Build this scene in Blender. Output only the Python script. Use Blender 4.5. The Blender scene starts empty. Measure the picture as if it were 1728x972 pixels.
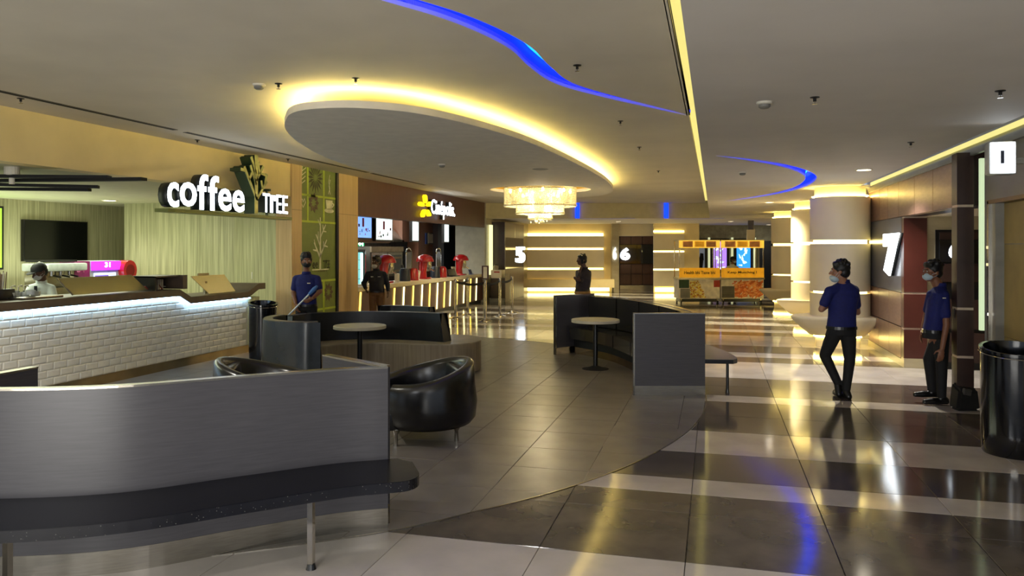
import bpy, bmesh, math, random
from mathutils import Vector, Matrix, noise
random.seed(7)
C = bpy.context.scene.collection
sc = bpy.context.scene
# World axes follow the building: X = across the lobby, Y = along the lobby, Z = up.
F = 1290.0; HC = 1.8; HY = 420.0
TH = math.atan(341 / F); c_, s_ = math.cos(TH), math.sin(TH)
# ---------------------------------------------------------------- camera
cam = bpy.data.cameras.new('camera'); cam_o = bpy.data.objects.new('camera', cam); C.objects.link(cam_o)
cam.sensor_width = 36; cam.lens = 36 * F / 1728; cam.shift_y = (HY - 486) / 1728
cam.clip_start = .05; cam.clip_end = 200
cam_o.location = (0, 0, HC); cam_o.rotation_euler = (math.pi / 2, 0, TH)
sc.camera = cam_o
# ---------------------------------------------------------------- world and exposure
w = bpy.data.worlds.new('world'); sc.world = w; w.use_nodes = True
w.node_tree.nodes['Background'].inputs[0].default_value = (.55, .62, .72, 1)
w.node_tree.nodes['Background'].inputs[1].default_value = .32
sc.view_settings.view_transform = 'Standard'; sc.view_settings.look = 'None'
sc.view_settings.exposure = 1.3; sc.view_settings.gamma = 1.0
# ---------------------------------------------------------------- large lights
def area(name, loc, size, power, col=(1, 1, 1), rot=(0, 0, 0), sy=None, spread=None):
    l = bpy.data.lights.new(name, 'AREA'); l.energy = power; l.color = col; l.size = size
    if sy: l.shape = 'RECTANGLE'; l.size_y = sy
    if spread: l.spread = spread
    o = bpy.data.objects.new(name, l); C.objects.link(o); o.location = loc; o.rotation_euler = rot
    return o
# unseen fill lights added behind the photographer
area('lobby_fill', (-3.5, -2.0, 3.2), 3.0, 55, (.95, .97, 1), (math.radians(25), 0, 0), 1.5)
area('lobby_fill', (1.2, -1.5, 2.85), 2.0, 15, (.95, .95, 1), (math.radians(25), 0, 0), 1.0)
# added fill uplights behind the viewpoint, then broad area lights for the shop rooms
area('fill_uplight', (-2.5, -3.2, .6), 4.0, 32, (.97, .97, 1), (math.radians(160), 0, 0), 1.5)
area('fill_uplight', (-2.0, -3.4, .35), 5.0, 105, (1, .97, .88), (math.radians(118), 0, 0), .8)
area('coffee_room_light', (-10.2, 9.0, 2.70), 1.8, 90, (.92, 1, .74), (0, 0, 0), 6.5)
area('coffee_room_fill', (-12.2, 9.5, 1.2), 1.0, 30, (.9, 1, .75), (math.pi, 0, 0), 6.5)  # added upward fill that lifts the shop ceiling
area('snack_room_light', (-9.6, 19.5, 2.9), 1.0, 75, (1, .97, .9), (0, 0, 0), 7.0)

# ---------------------------------------------------------------- helpers
def cw(X, Y, Z=0.0):                      # metres right / ahead of the viewpoint -> building axes
    return Vector((X * c_ - Y * s_, X * s_ + Y * c_, Z))
def PW(px, py, z=0.0):                    # a point of known height
    Y = F * (HC - z) / (py - HY)
    return cw((px - 864) / F * Y, Y, z)
def DY(px, v):                            # distance ahead for a point on the long wall X = v
    t = (px - 864) / F
    return v / (t * c_ - s_)
def U(px, v):
    t = (px - 864) / F; Y = DY(px, v)
    return Y * (t * s_ + c_)
def ZA(py, px, v): return HC + (HY - py) / F * DY(px, v)
def lin(c):
    return tuple((x / 12.92 if x <= .04045 else ((x + .055) / 1.055) ** 2.4) for x in [k / 255 for k in c]) + (1,)
MATS = {}
def mat(name, col, rough=.5, metal=0, emit=None, es=0, var=.08, scale=6, stretch=(1, 1, 1), col2=None,
        bump=0, spec=.5, speck=None, coat=0, trans=0, alpha=None, ior=1.5):
    if name in MATS: return MATS[name]
    m = bpy.data.materials.new(name); m.use_nodes = True; nt = m.node_tree; N = nt.nodes; L = nt.links
    b = N['Principled BSDF']
    b.inputs['Roughness'].default_value = rough; b.inputs['Metallic'].default_value = metal
    b.inputs['Specular IOR Level'].default_value = spec; b.inputs['IOR'].default_value = ior
    if coat: b.inputs['Coat Weight'].default_value = coat; b.inputs['Coat Roughness'].default_value = .08
    if trans: b.inputs['Transmission Weight'].default_value = trans
    tc = N.new('ShaderNodeTexCoord'); mp = N.new('ShaderNodeMapping'); mp.inputs['Scale'].default_value = stretch
    L.new(tc.outputs['Object'], mp.inputs[0])
    nz = N.new('ShaderNodeTexNoise'); nz.inputs['Scale'].default_value = scale; nz.inputs['Detail'].default_value = 5
    L.new(mp.outputs[0], nz.inputs['Vector'])
    c1 = lin(col); c2 = lin(col2) if col2 else tuple(min(1, x * (1 + 2.5 * var)) for x in c1[:3]) + (1,)
    c0 = c1 if col2 else tuple(x * (1 - 2.5 * var) for x in c1[:3]) + (1,)
    cr = N.new('ShaderNodeValToRGB'); cr.color_ramp.elements[0].position = .32; cr.color_ramp.elements[1].position = .68
    cr.color_ramp.elements[0].color = c0; cr.color_ramp.elements[1].color = c2
    L.new(nz.outputs['Fac'], cr.inputs[0]); out = cr.outputs[0]
    if speck:
        vo = N.new('ShaderNodeTexVoronoi'); vo.inputs['Scale'].default_value = 130; L.new(tc.outputs['Object'], vo.inputs['Vector'])
        lt = N.new('ShaderNodeMath'); lt.operation = 'LESS_THAN'; lt.inputs[1].default_value = .32; L.new(vo.outputs['Distance'], lt.inputs[0])
        wn = N.new('ShaderNodeSeparateColor'); L.new(vo.outputs['Color'], wn.inputs[0])
        g2 = N.new('ShaderNodeMath'); g2.operation = 'GREATER_THAN'; g2.inputs[1].default_value = .93; L.new(wn.outputs[0], g2.inputs[0])
        mu = N.new('ShaderNodeMath'); mu.operation = 'MULTIPLY'; L.new(lt.outputs[0], mu.inputs[0]); L.new(g2.outputs[0], mu.inputs[1])
        mx = N.new('ShaderNodeMix'); mx.data_type = 'RGBA'; L.new(mu.outputs[0], mx.inputs[0]); L.new(out, mx.inputs[6]); mx.inputs[7].default_value = lin(speck)
        out = mx.outputs[2]
    L.new(out, b.inputs['Base Color'])
    if bump:
        bp = N.new('ShaderNodeBump'); bp.inputs['Strength'].default_value = bump; bp.inputs['Distance'].default_value = .01
        L.new(nz.outputs['Fac'], bp.inputs['Height']); L.new(bp.outputs[0], b.inputs['Normal'])
    if emit:
        b.inputs['Emission Color'].default_value = lin(emit); b.inputs['Emission Strength'].default_value = es
    MATS[name] = m
    return m
# an object's properties
def tag(o, label=None, cat=None, group=None, kind=None):
    if label: o['label'] = label
    if cat: o['category'] = cat
    if group: o['group'] = group
    if kind: o['kind'] = kind
    return o
def thing(name, label, cat, loc=(0, 0, 0), rz=0, group=None):
    o = bpy.data.objects.new(name, None); C.objects.link(o); o.location = loc; o.rotation_euler = (0, 0, rz)
    o.empty_display_size = .1
    return tag(o, label, cat, group)
def link(name, me, m=None, parent=None, smooth=False, inv=True):
    if m and not me.materials: me.materials.append(m)
    if smooth:
        for p in me.polygons: p.use_smooth = True
    o = bpy.data.objects.new(name, me); C.objects.link(o)
    if parent is not None: o.parent = parent
    return o
def obj(name, bm, m=None, parent=None, smooth=False, sharp=None):
    me = bpy.data.meshes.new(name); bmesh.ops.recalc_face_normals(bm, faces=bm.faces[:]); bm.to_mesh(me); bm.free()
    if smooth:
        me.polygons.foreach_set('use_smooth', [True] * len(me.polygons))
        me.set_sharp_from_angle(angle=math.radians(sharp or 40))
    return link(name, me, m, parent)
def local(parent, p):                      # world point -> parent space (parent unscaled)
    p = Vector(p)
    if parent is None: return p
    M = Matrix.Translation(parent.location) @ Matrix.Rotation(parent.rotation_euler.z, 4, 'Z')
    return M.inverted() @ p
def bx(bm, x0, x1, y0, y1, z0, z1, bev=0, M=None):
    vs = [bm.verts.new((x, y, z)) for x in (x0, x1) for y in (y0, y1) for z in (z0, z1)]
    fs = [(0, 1, 3, 2), (4, 6, 7, 5), (0, 4, 5, 1), (2, 3, 7, 6), (0, 2, 6, 4), (1, 5, 7, 3)]
    ff = [bm.faces.new([vs[i] for i in f]) for f in fs]
    if bev:
        es = list({e for f in ff for e in f.edges})
        r = bmesh.ops.bevel(bm, geom=es, offset=bev, segments=2, profile=.6, affect='EDGES')
        if M is not None: bmesh.ops.transform(bm, matrix=M, verts=list({v for f in r['faces'] for v in f.verts} | {v for v in vs if v.is_valid}))
    elif M is not None: bmesh.ops.transform(bm, matrix=M, verts=vs)
    return bm
def box(name, x0, x1, y0, y1, z0, z1, m, parent=None, bev=0, rel=False):
    """box given in world axes; when parent is an unrotated thing the mesh is kept relative to it"""
    o3 = parent.location if (parent is not None and not rel) else Vector((0, 0, 0))
    if parent is not None and not rel and parent.parent is not None: o3 = parent.parent.location
    bm = bmesh.new(); x0, x1 = sorted((x0, x1)); y0, y1 = sorted((y0, y1)); z0, z1 = sorted((z0, z1))
    bx(bm, x0 - o3.x, x1 - o3.x, y0 - o3.y, y1 - o3.y, z0 - o3.z, z1 - o3.z, bev)
    return obj(name, bm, m, parent, smooth=bool(bev))
def tube(bm, pts, r, n=10, caps=True, close=False):
    pts = [Vector(p) for p in pts]; rs = r if isinstance(r, (list, tuple)) else [r] * len(pts); rings = []
    up = None
    for i, p in enumerate(pts):
        a = pts[max(0, i - 1)]; b = pts[min(len(pts) - 1, i + 1)]
        if close: a = pts[i - 1]; b = pts[(i + 1) % len(pts)]
        t = (b - a).normalized()
        if up is None: up = t.orthogonal().normalized()
        up = (up - t * up.dot(t));
        if up.length < 1e-6: up = t.orthogonal()
        up.normalize()
        s = t.cross(up)
        rings.append([bm.verts.new(p + (up * math.cos(k / n * 2 * math.pi) + s * math.sin(k / n * 2 * math.pi)) * rs[i]) for k in range(n)])
    R = range(len(rings)) if close else range(len(rings) - 1)
    for i in R:
        A, B = rings[i], rings[(i + 1) % len(rings)]
        for k in range(n): bm.faces.new((A[k], A[(k + 1) % n], B[(k + 1) % n], B[k]))
    if caps and not close:
        bm.faces.new(rings[0][::-1]); bm.faces.new(rings[-1])
    return bm
def lathe(bm, prof, cx=0, cy=0, n=32, a0=0, a1=2 * math.pi):
    full = abs(a1 - a0 - 2 * math.pi) < 1e-5; K = n if full else n + 1; rings = []
    for r, z in prof:
        if r < 1e-6: rings.append([bm.verts.new((cx, cy, z))]); continue
        rings.append([bm.verts.new((cx + r * math.cos(a0 + (a1 - a0) * k / n), cy + r * math.sin(a0 + (a1 - a0) * k / n), z)) for k in range(K)])
    for A, B in zip(rings, rings[1:]):
        for k in range(n):
            k2 = (k + 1) % K
            a = [A[k], A[k2]] if len(A) > 1 else [A[0]]
            b = [B[k2], B[k]] if len(B) > 1 else [B[0]]
            if len(a) + len(b) > 2: bm.faces.new(a + b)
    return bm
def prism(bm, poly, z0, z1, M=None):
    a = [bm.verts.new((x, y, z0)) for x, y in poly]; b = [bm.verts.new((x, y, z1)) for x, y in poly]
    bm.faces.new(a[::-1]); bm.faces.new(b)
    for i in range(len(poly)):
        j = (i + 1) % len(poly); bm.faces.new((a[i], a[j], b[j], b[i]))
    if M is not None: bmesh.ops.transform(bm, matrix=M, verts=a + b)
    return bm
def resample(pts, n):
    """Catmull-Rom through pts (2-D), n samples per span"""
    P = [Vector(p).to_2d() for p in pts]; out = []
    for i in range(len(P) - 1):
        p0 = P[i - 1] if i else P[0] * 2 - P[1]; p1, p2 = P[i], P[i + 1]; p3 = P[i + 2] if i + 2 < len(P) else P[-1] * 2 - P[-2]
        for k in range(n):
            t = k / n
            out.append(.5 * ((2 * p1) + (p2 - p0) * t + (2 * p0 - 5 * p1 + 4 * p2 - p3) * t * t + (3 * p1 - p0 - 3 * p2 + p3) * t ** 3))
    out.append(P[-1]); return out
def closed_cr(pts, n):
    P = [Vector(p).to_2d() for p in pts]; out = []; m = len(P)
    for i in range(m):
        p0, p1, p2, p3 = P[i - 1], P[i], P[(i + 1) % m], P[(i + 2) % m]
        for k in range(n):
            t = k / n
            out.append(.5 * ((2 * p1) + (p2 - p0) * t + (2 * p0 - 5 * p1 + 4 * p2 - p3) * t * t + (3 * p1 - p0 - 3 * p2 + p3) * t ** 3))
    return out
def offs(path, d):
    """offset an open 2-D path to its left by d (a number or list)"""
    out = []
    for i, p in enumerate(path):
        t = (path[min(i + 1, len(path) - 1)] - path[max(i - 1, 0)]).normalized()
        dd = d[i] if isinstance(d, (list, tuple)) else d
        out.append(p + Vector((-t.y, t.x)) * dd)
    return out
def ribbon(bm, path, d0, d1, z0, z1):
    A = offs(path, d0); B = offs(path, d1); n = len(path); g = []
    zz = lambda z, i: z[i] if isinstance(z, (list, tuple)) else z
    for i in range(n):
        a, b = A[i], B[i]
        g.append([bm.verts.new((a.x, a.y, zz(z0, i))), bm.verts.new((b.x, b.y, zz(z0, i))), bm.verts.new((b.x, b.y, zz(z1, i))), bm.verts.new((a.x, a.y, zz(z1, i)))])
    for i in range(n - 1):
        for k in range(4): bm.faces.new((g[i][k], g[i][(k + 1) % 4], g[i + 1][(k + 1) % 4], g[i + 1][k]))
    bm.faces.new(g[0]); bm.faces.new(g[-1][::-1])
    return bm
def holed(name, outer, holes, z, thick, m, parent=None):
    cu = bpy.data.curves.new(name, 'CURVE'); cu.dimensions = '2D'; cu.fill_mode = 'BOTH'; cu.extrude = thick / 2
    for poly in [outer] + holes:
        sp = cu.splines.new('POLY'); sp.points.add(len(poly) - 1)
        for i, p in enumerate(poly): sp.points[i].co = (p[0], p[1], 0, 1)
        sp.use_cyclic_u = True
    o = bpy.data.objects.new(name, cu); C.objects.link(o)
    dg = bpy.context.evaluated_depsgraph_get(); me = bpy.data.meshes.new_from_object(o.evaluated_get(dg)); me.name = name
    bpy.data.objects.remove(o); me.transform(Matrix.Translation((0, 0, z + thick / 2)))
    me.materials.clear(); return link(name, me, m, parent)
def text(name, body, m, parent, M, w=None, h=None, ext=.01, off=0, spacing=1, bevel=0, shear=0):
    """lettering as mesh; the glyphs are scaled into w x h with the lower left corner at the origin of M"""
    cu = bpy.data.curves.new(name, 'FONT'); cu.body = body; cu.size = 1; cu.offset = off; cu.extrude = 0; cu.space_character = spacing
    cu.shear = shear; cu.resolution_u = 3
    o = bpy.data.objects.new(name, cu); C.objects.link(o)
    dg = bpy.context.evaluated_depsgraph_get(); me = bpy.data.meshes.new_from_object(o.evaluated_get(dg)); me.name = name
    bpy.data.objects.remove(o)
    xs = [v.co.x for v in me.vertices]; ys = [v.co.y for v in me.vertices]
    x0, x1, y0, y1 = min(xs), max(xs), min(ys), max(ys)
    sx = w / (x1 - x0) if w else None; sy = h / (y1 - y0) if h else sx
    if sx is None: sx = sy
    bm = bmesh.new(); bm.from_mesh(me)
    bmesh.ops.transform(bm, matrix=Matrix.Diagonal((sx, sy, 1, 1)) @ Matrix.Translation((-x0, -y0, 0)), verts=bm.verts)
    if ext:
        r = bmesh.ops.extrude_face_region(bm, geom=bm.faces[:])
        bmesh.ops.translate(bm, vec=(0, 0, ext), verts=[g for g in r['geom'] if isinstance(g, bmesh.types.BMVert)])
    bmesh.ops.transform(bm, matrix=M, verts=bm.verts)
    bm.normal_update(); me2 = bpy.data.meshes.new(name); bm.to_mesh(me2); bm.free(); me2.materials.append(m)
    return link(name, me2, m, parent)
def frameL(p): return Matrix.Translation(p) @ Matrix(((0, 0, 1, 0), (1, 0, 0, 0), (0, 1, 0, 0), (0, 0, 0, 1)))       # on a left wall, facing +X
def frameB(p): return Matrix.Translation(p) @ Matrix(((1, 0, 0, 0), (0, 0, -1, 0), (0, 1, 0, 0), (0, 0, 0, 1)))      # on a back wall, facing -Y
def frameR(p): return Matrix.Translation(p) @ Matrix(((0, 0, -1, 0), (-1, 0, 0, 0), (0, 1, 0, 0), (0, 0, 0, 1)))     # on a right wall, facing -X
def struct(o): o['kind'] = 'structure'; return o

# ---------------------------------------------------------------- materials
CEIL = mat('ceiling_paint', (214, 206, 190), .75, var=.02, scale=1.2)
CEILR = mat('ceiling_paint_right', (212, 206, 198), .7, var=.02, scale=1.2)
WHITE_T = mat('pale_polished_tile', (196, 188, 178), .09, var=.05, scale=2.2, spec=.6)
DARK_T = mat('dark_polished_tile', (88, 80, 72), .11, var=.12, scale=3, spec=.55)
GREY_T = mat('grey_matt_tile', (126, 120, 110), .30, var=.07, scale=3, bump=.02, spec=.5)
GROUT = mat('floor_grout', (60, 55, 48), .5, var=.1)
YEL = mat('ochre_paint', (240, 218, 160), .6, var=.02, scale=2)
WOODG = mat('striped_pale_veneer', (150, 146, 112), .5, scale=5, stretch=(6, 6, .18), col2=(196, 192, 152), bump=.02)
WOODL = mat('light_oak_veneer', (196, 164, 116), .45, scale=5, stretch=(7, 7, .2), col2=(216, 186, 138))
WOODB = mat('brown_laminate', (88, 58, 44), .38, scale=4, stretch=(8, 8, .25), col2=(104, 70, 54))
WOODR = mat('red_brown_panel', (72, 34, 28), .3, var=.06, scale=3)
WOODM = mat('metallic_brown_panel', (128, 98, 86), .34, metal=.35, scale=6, stretch=(1, 1, 5), col2=(146, 114, 100))
WOODD = mat('dark_brown_panel', (52, 34, 30), .35, var=.1, scale=4)
VEN = mat('grey_beige_veneer', (142, 128, 104), .5, scale=6, stretch=(7, 7, .25), col2=(166, 152, 126))
CREAM = mat('cream_panel', (226, 212, 178), .45, var=.02, scale=1.5)
STONE = mat('beige_stone', (160, 148, 118), .3, scale=1.6, stretch=(1, 1, 3), col2=(182, 170, 138))
STONEG = mat('grey_stone', (118, 116, 108), .3, scale=2, stretch=(1, 1, 2), col2=(140, 138, 130))
LEATH = mat('black_leather', (15, 15, 17), .26, var=.15, scale=30, bump=.04, spec=.7)
LEATHC = mat('black_leather_cushion', (40, 37, 33), .27, var=.15, scale=30, bump=.03, spec=.8, coat=.6)
LEATHB = mat('black_upholstery', (12, 14, 22), .35, var=.15, scale=20, spec=.5)
LAMB = mat('charcoal_laminate', (70, 68, 72), .38, scale=5, stretch=(1, 1, 20), col2=(78, 76, 80))
BLUEK = mat('speckled_granite_edge', (20, 21, 28), .25, var=.1, scale=8, speck=(96, 96, 92))
STEEL = mat('brushed_steel', (168, 162, 150), .25, metal=1, var=.05, scale=10, stretch=(1, 1, 12))
CHROME = mat('chrome', (200, 196, 188), .1, metal=1, var=.02)
BLACK = mat('black_plastic', (14, 14, 16), .3, var=.1)
BLACKM = mat('matt_black', (10, 10, 11), .7, var=.1)
TABLE = mat('pale_table_laminate', (204, 196, 172), .4, var=.03)
SCREEN = mat('dark_screen', (10, 12, 13), .18, var=.05)
GLASSB = mat('dark_glass', (22, 22, 26), .06, var=.04, spec=.8)
GLASSG = mat('blue_grey_glass', (92, 92, 100), .22, var=.03, scale=2)
TILEW = mat('white_glazed_tile', (214, 210, 200), .12, var=.02, spec=.6)
GROUTW = mat('white_grout', (176, 174, 166), .7, var=.03)
CAPB = mat('taupe_counter_edge', (88, 74, 64), .4, var=.05)
def E(name, col, s): return mat(name, col, .5, emit=col, es=s, var=.01)
E_WARM = E('warm_led', (255, 234, 140), 15)
E_WARML = E('warm_led_line', (255, 240, 165), 1.6)
E_GOLD = E('gold_led_strip', (255, 214, 90), 1.3)
E_COVE = E('slot_led', (226, 214, 128), .42)
E_BLUE = E('blue_led', (10, 50, 255), 1.0)
E_CYAN = E('cyan_led', (20, 150, 255), 1.2)
E_COOL = E('cool_led', (170, 215, 255), 9)
E_WHITE = E('sign_white', (235, 245, 255), 2.2)
E_DOWN = E('downlight_lens', (255, 244, 220), 7)
GREEN = mat('leaf_green_panel', (118, 134, 62), .55, var=.03)
GREENL = mat('lime_band', (184, 204, 66), .55, var=.03)
GREEND = mat('dark_green_metal', (40, 62, 38), .4, var=.05)
GREENM = mat('olive_metal', (112, 120, 60), .4, var=.05)
RED = mat('red_enamel', (176, 20, 26), .22, var=.05, coat=.5)
PAPER = mat('paper_white', (220, 215, 200), .7, var=.03)
GLASS = mat('clear_glass', (235, 240, 240), .02, trans=1, var=.0, ior=1.2)
# ================================================================ FLOOR
floor = struct(box('floor', -13.4, 8.5, -4, 40, -.2, -.012, GROUT))
curve = [(-7.9, 2.9), (-5.2, 3.05), (-3.9, 3.35), (-2.9, 3.85), (-2.01, 4.5), (-1.61, 4.96), (-1.23, 5.43), (-.93, 5.9), (-.68, 6.4), (-.45, 7.0), (-.24, 7.75),
         (-.12, 8.6), (-.10, 9.7), (-.28, 11.0), (-.8, 12.3), (-1.7, 13.4), (-2.86, 14.2), (-3.93, 14.66), (-5.3, 15.0), (-7.9, 15.25)]
cl = [Vector(p) for p in curve]
def clip(poly, edges):
    for a, b in edges:
        out = []; n = len(poly); d = b - a
        side = lambda p: d.x * (p.y - a.y) - d.y * (p.x - a.x)
        for i in range(n):
            p, q = poly[i], poly[(i + 1) % n]; sp, sq = side(p), side(q)
            if sp >= 0: out.append(p)
            if sp * sq < 0: out.append(p + (q - p) * (sp / (sp - sq)))
        poly = out
        if len(poly) < 3: return []
    return poly
edges = [(cl[i], cl[i + 1]) for i in range(len(cl) - 1)]
def in_grey(p): return all((b.x - a.x) * (p[1] - a.y) - (b.y - a.y) * (p[0] - a.x) >= 0 for a, b in edges) and p[0] > -7.9
bu = [1.4, 2.4, 3.2, 4.5, 5.76, 6.14, 6.95, 7.8, 9.35, 9.75, 11.1, 12.7, 13.3, 13.87, 14.85, 16.6, 17.25, 17.8, 18.85, 19.6, 20.4, 21.05, 22.1, 23.5, 24.8,
      25.5, 26.4, 27.4, 28.1, 29.3, 30.2, 31.0, 32.2, 33.0, 34.5]
cuts = {(4.5, 5.76): [5.34], (7.8, 9.35): [8.55], (9.75, 11.1): [10.4], (11.1, 12.7): [11.9], (14.85, 16.6): [15.7]}
vj = [-1.02 - .86 * k for k in range(8, 0, -1)] + [-1.02, -.16, .7, 1.56, 2.42, 3.28, 4.6, 6.2]
far = {0: bmesh.new(), 1: bmesh.new()}
ntile = 0; tmesh = {}
def tile(poly, m, z=-.012, zt=0.0, ch=.0025):
    cx = sum(p[0] for p in poly) / len(poly); cy = sum(p[1] for p in poly) / len(poly)
    key = (m.name, tuple((round(p[0] - cx, 3), round(p[1] - cy, 3)) for p in poly), zt)
    if key not in tmesh:
        bm = bmesh.new(); P = [Vector((p[0] - cx, p[1] - cy)) for p in poly]
        a = [bm.verts.new((p.x, p.y, z)) for p in P]; b = [bm.verts.new((p.x, p.y, zt - ch)) for p in P]
        Q = [p * (1 - ch / max(p.length, .05)) for p in P]; t = [bm.verts.new((p.x, p.y, zt)) for p in Q]; n = len(P)
        for i in range(n):
            j = (i + 1) % n; bm.faces.new((a[i], a[j], b[j], b[i])); bm.faces.new((b[i], b[j], t[j], t[i]))
        bm.faces.new(t); me = bpy.data.meshes.new('tile'); bm.to_mesh(me); bm.free(); me.materials.append(m); tmesh[key] = me
    o = bpy.data.objects.new('tile', tmesh[key]); C.objects.link(o); o.parent = floor; o.location = (cx, cy, 0)
g = .0022
for i in range(len(bu) - 1):
    dark = i % 2 == 1
    # the band list alternates; the first listed band below 4.5 m is pale
    dark = [3.2, 5.76].count(bu[i]) == 0 and ((i - bu.index(4.5)) % 2 == 0)
    m = DARK_T if dark else WHITE_T
    us = [bu[i]] + cuts.get((bu[i], bu[i + 1]), []) + [bu[i + 1]]
    for u0, u1 in zip(us, us[1:]):
        for v0, v1 in zip(vj, vj[1:]):
            if u1 > 15.4 and v0 > 2.5: continue
            if u1 < 5 and v0 < -4.0: continue
            if all(in_grey(q) for q in ((v0, u0), (v1, u0), (v0, u1), (v1, u1))): continue
            P = [(v0 + g, u0 + g), (v1 - g, u0 + g), (v1 - g, u1 - g), (v0 + g, u1 - g)]
            if u0 > 24.5:
                prism(far[int(dark)], P, -.012, 0)
            else: tile(P, m); ntile += 1
for k in far:
    tag(obj('tile', far[k], DARK_T if k else WHITE_T, floor), kind='stuff')
gs = .63
for i in range(-1, 13):
    v1 = -.98 + .63 - i * gs + 0; v0 = v1 - gs
    for k in range(21):
        u0 = 4.88 - .615 * 3 + k * .617; u1 = u0 + .617
        P = [Vector((v0 + g, u0 + g)), Vector((v1 - g, u0 + g)), Vector((v1 - g, u1 - g)), Vector((v0 + g, u1 - g))]
        Q = clip(P, edges)
        if not Q or len(Q) < 3: continue
        if u1 < 4.4 and v1 < -4.5: continue
        if v0 < -7.84: Q = [Vector((max(q.x, -7.84), q.y)) for q in Q]
        tile([tuple(q) for q in Q], GREY_T, 0.0, .003); ntile += 1
print('tiles', ntile)
path = [Vector(p) for p in resample(curve, 6)]
struct(obj('trim_1', ribbon(bmesh.new(), path, -.006, .006, -.01, .0045), STEEL))

# ================================================================ CEILING
ZL, ZR = 3.36, 2.94
def slot(pts, w, n=8):
    path = resample(pts, n); N = len(path)
    ws = [w * max(.12, math.sin(math.pi * min(1, max(0, (i + .5) / N))) ** .6) / 2 for i in range(N)]
    return path, ws
def slot_poly(path, ws): return [tuple(p) for p in offs(path, ws)] + [tuple(p) for p in reversed(offs(path, [-x for x in ws]))]
blue1 = [cw(*p).to_2d() for p in [(-1.9, 3.7), (-1.25, 4.25), (-.66, 4.84), (-.38, 5.15), (-.12, 5.55), (.08, 5.98), (.24, 6.55), (.5, 7.22), (1.0, 7.84), (1.54, 8.4), (2.06, 8.93)]]
p1, w1 = slot(blue1, .17)
w1 = [max(.025, .085 * (1 - max(0, (i / len(p1) - .62)) * 2)) for i in range(len(p1))]
blue2 = [cw(*p).to_2d() for p in [(2.5, 9.35), (3.01, 9.75), (3.71, 10.45), (4.37, 11.4), (4.87, 12.46), (5.28, 14.0), (5.42, 15.4), (5.36, 16.6), (5.22, 17.6), (5.1, 18.3)]]
p2, w2 = slot(blue2, .17)
step = [(-7.6, 24.9), (-.19, 26.9)]
ceil_l = struct(holed('ceiling', [(-7.6, -4), (-.30, -4), (-.30, 26.86), (-7.6, 24.9)], [slot_poly(p1, w1)], ZL, .06, CEIL))
ceil_r = struct(holed('ceiling', [(-.15, -4), (2.55, -4), (2.55, 27.2), (-.15, 27.2)], [slot_poly(p2, w2)], ZR, .05, CEILR))
struct(box('ceiling', 2.55, 8.5, 15.4, 27.2, ZR, ZR + .05, CEILR))
# edge upstand of the lower ceiling, seen at the level change and in the light slot
struct(box('trim_2', -.15, -.12, -4, 27.0, ZR + .05, 3.7, CEIL))
struct(box('trim_3', -.37, -.345, -4, 26.8, ZL + .06, 3.7, CEIL))
struct(box('trim_11', -.30, -.284, -4, 26.8, ZL - .002, ZL + .064, CEIL))
o = struct(box('trim_4', -.33, -.12, -4, 27.0, 3.7, 3.72, CEIL))
# lower ceiling beyond the step
bm = bmesh.new(); prism(bm, [(-13, 24.75), (-7.6, 24.9), (-.19, 26.9), (-.15, 27.2), (8.5, 27.2), (8.5, 40), (-13, 40)], ZR - .1, ZR - .05); struct(obj('ceiling', bm, CEIL))
path = [Vector((-7.6, 24.88)), Vector((-.15, 26.88))]
struct(obj('ceiling', ribbon(bmesh.new(), path, 0, .06, ZR - .1, ZL + .1), mat('ceiling_step_paint', (206, 194, 150), .7, var=.02)))
struct(box('trim_10', -.15, 8.5, 27.15, 27.2, ZR - .1, ZR + .1, CEIL))
# light in the long slot
def lit(name, label, cat, bm, m): return tag(obj(name, bm, m), label, cat)
bm = bmesh.new(); bx(bm, -.34, -.155, -3, 26.5, 3.425, 3.44); lit('light_strip', 'long straight warm light slot running down the ceiling', 'light', bm, E_COVE)
# blue slots: lamp housing above the ceiling with lit sides
def blue_slot(path, ws, z, label):
    root = thing('light_slot', label, 'light', (path[0].x, path[0].y, z))
    O = Matrix.Translation((-path[0].x, -path[0].y, -z))
    for sgn, nm in ((1, 'side_wall'), (-1, 'side_wall')):
        A = offs(path, [sgn * x for x in ws]); bm = bmesh.new(); ribbon(bm, A, 0, sgn * .004, z + .03, z + .16); bmesh.ops.transform(bm, matrix=O, verts=bm.verts)
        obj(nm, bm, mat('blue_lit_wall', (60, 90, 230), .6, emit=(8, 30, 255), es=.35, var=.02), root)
    bm = bmesh.new(); ribbon(bm, path, [x for x in ws], [-x for x in ws], z + .16, z + .165); bmesh.ops.transform(bm, matrix=O, verts=bm.verts); obj('lamp_strip', bm, E_BLUE, root)
    bm = bmesh.new(); A = offs(path, [x * .55 for x in ws]); ribbon(bm, A, 0, .018, z + .14, z + .155); bmesh.ops.transform(bm, matrix=O, verts=bm.verts); obj('led_line', bm, E_CYAN, root)
blue_slot(p1, w1, ZL, 'long wavy blue light slot in the near left ceiling')
blue_slot(p2, w2, ZR, 'hooked blue light slot in the right ceiling')
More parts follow.
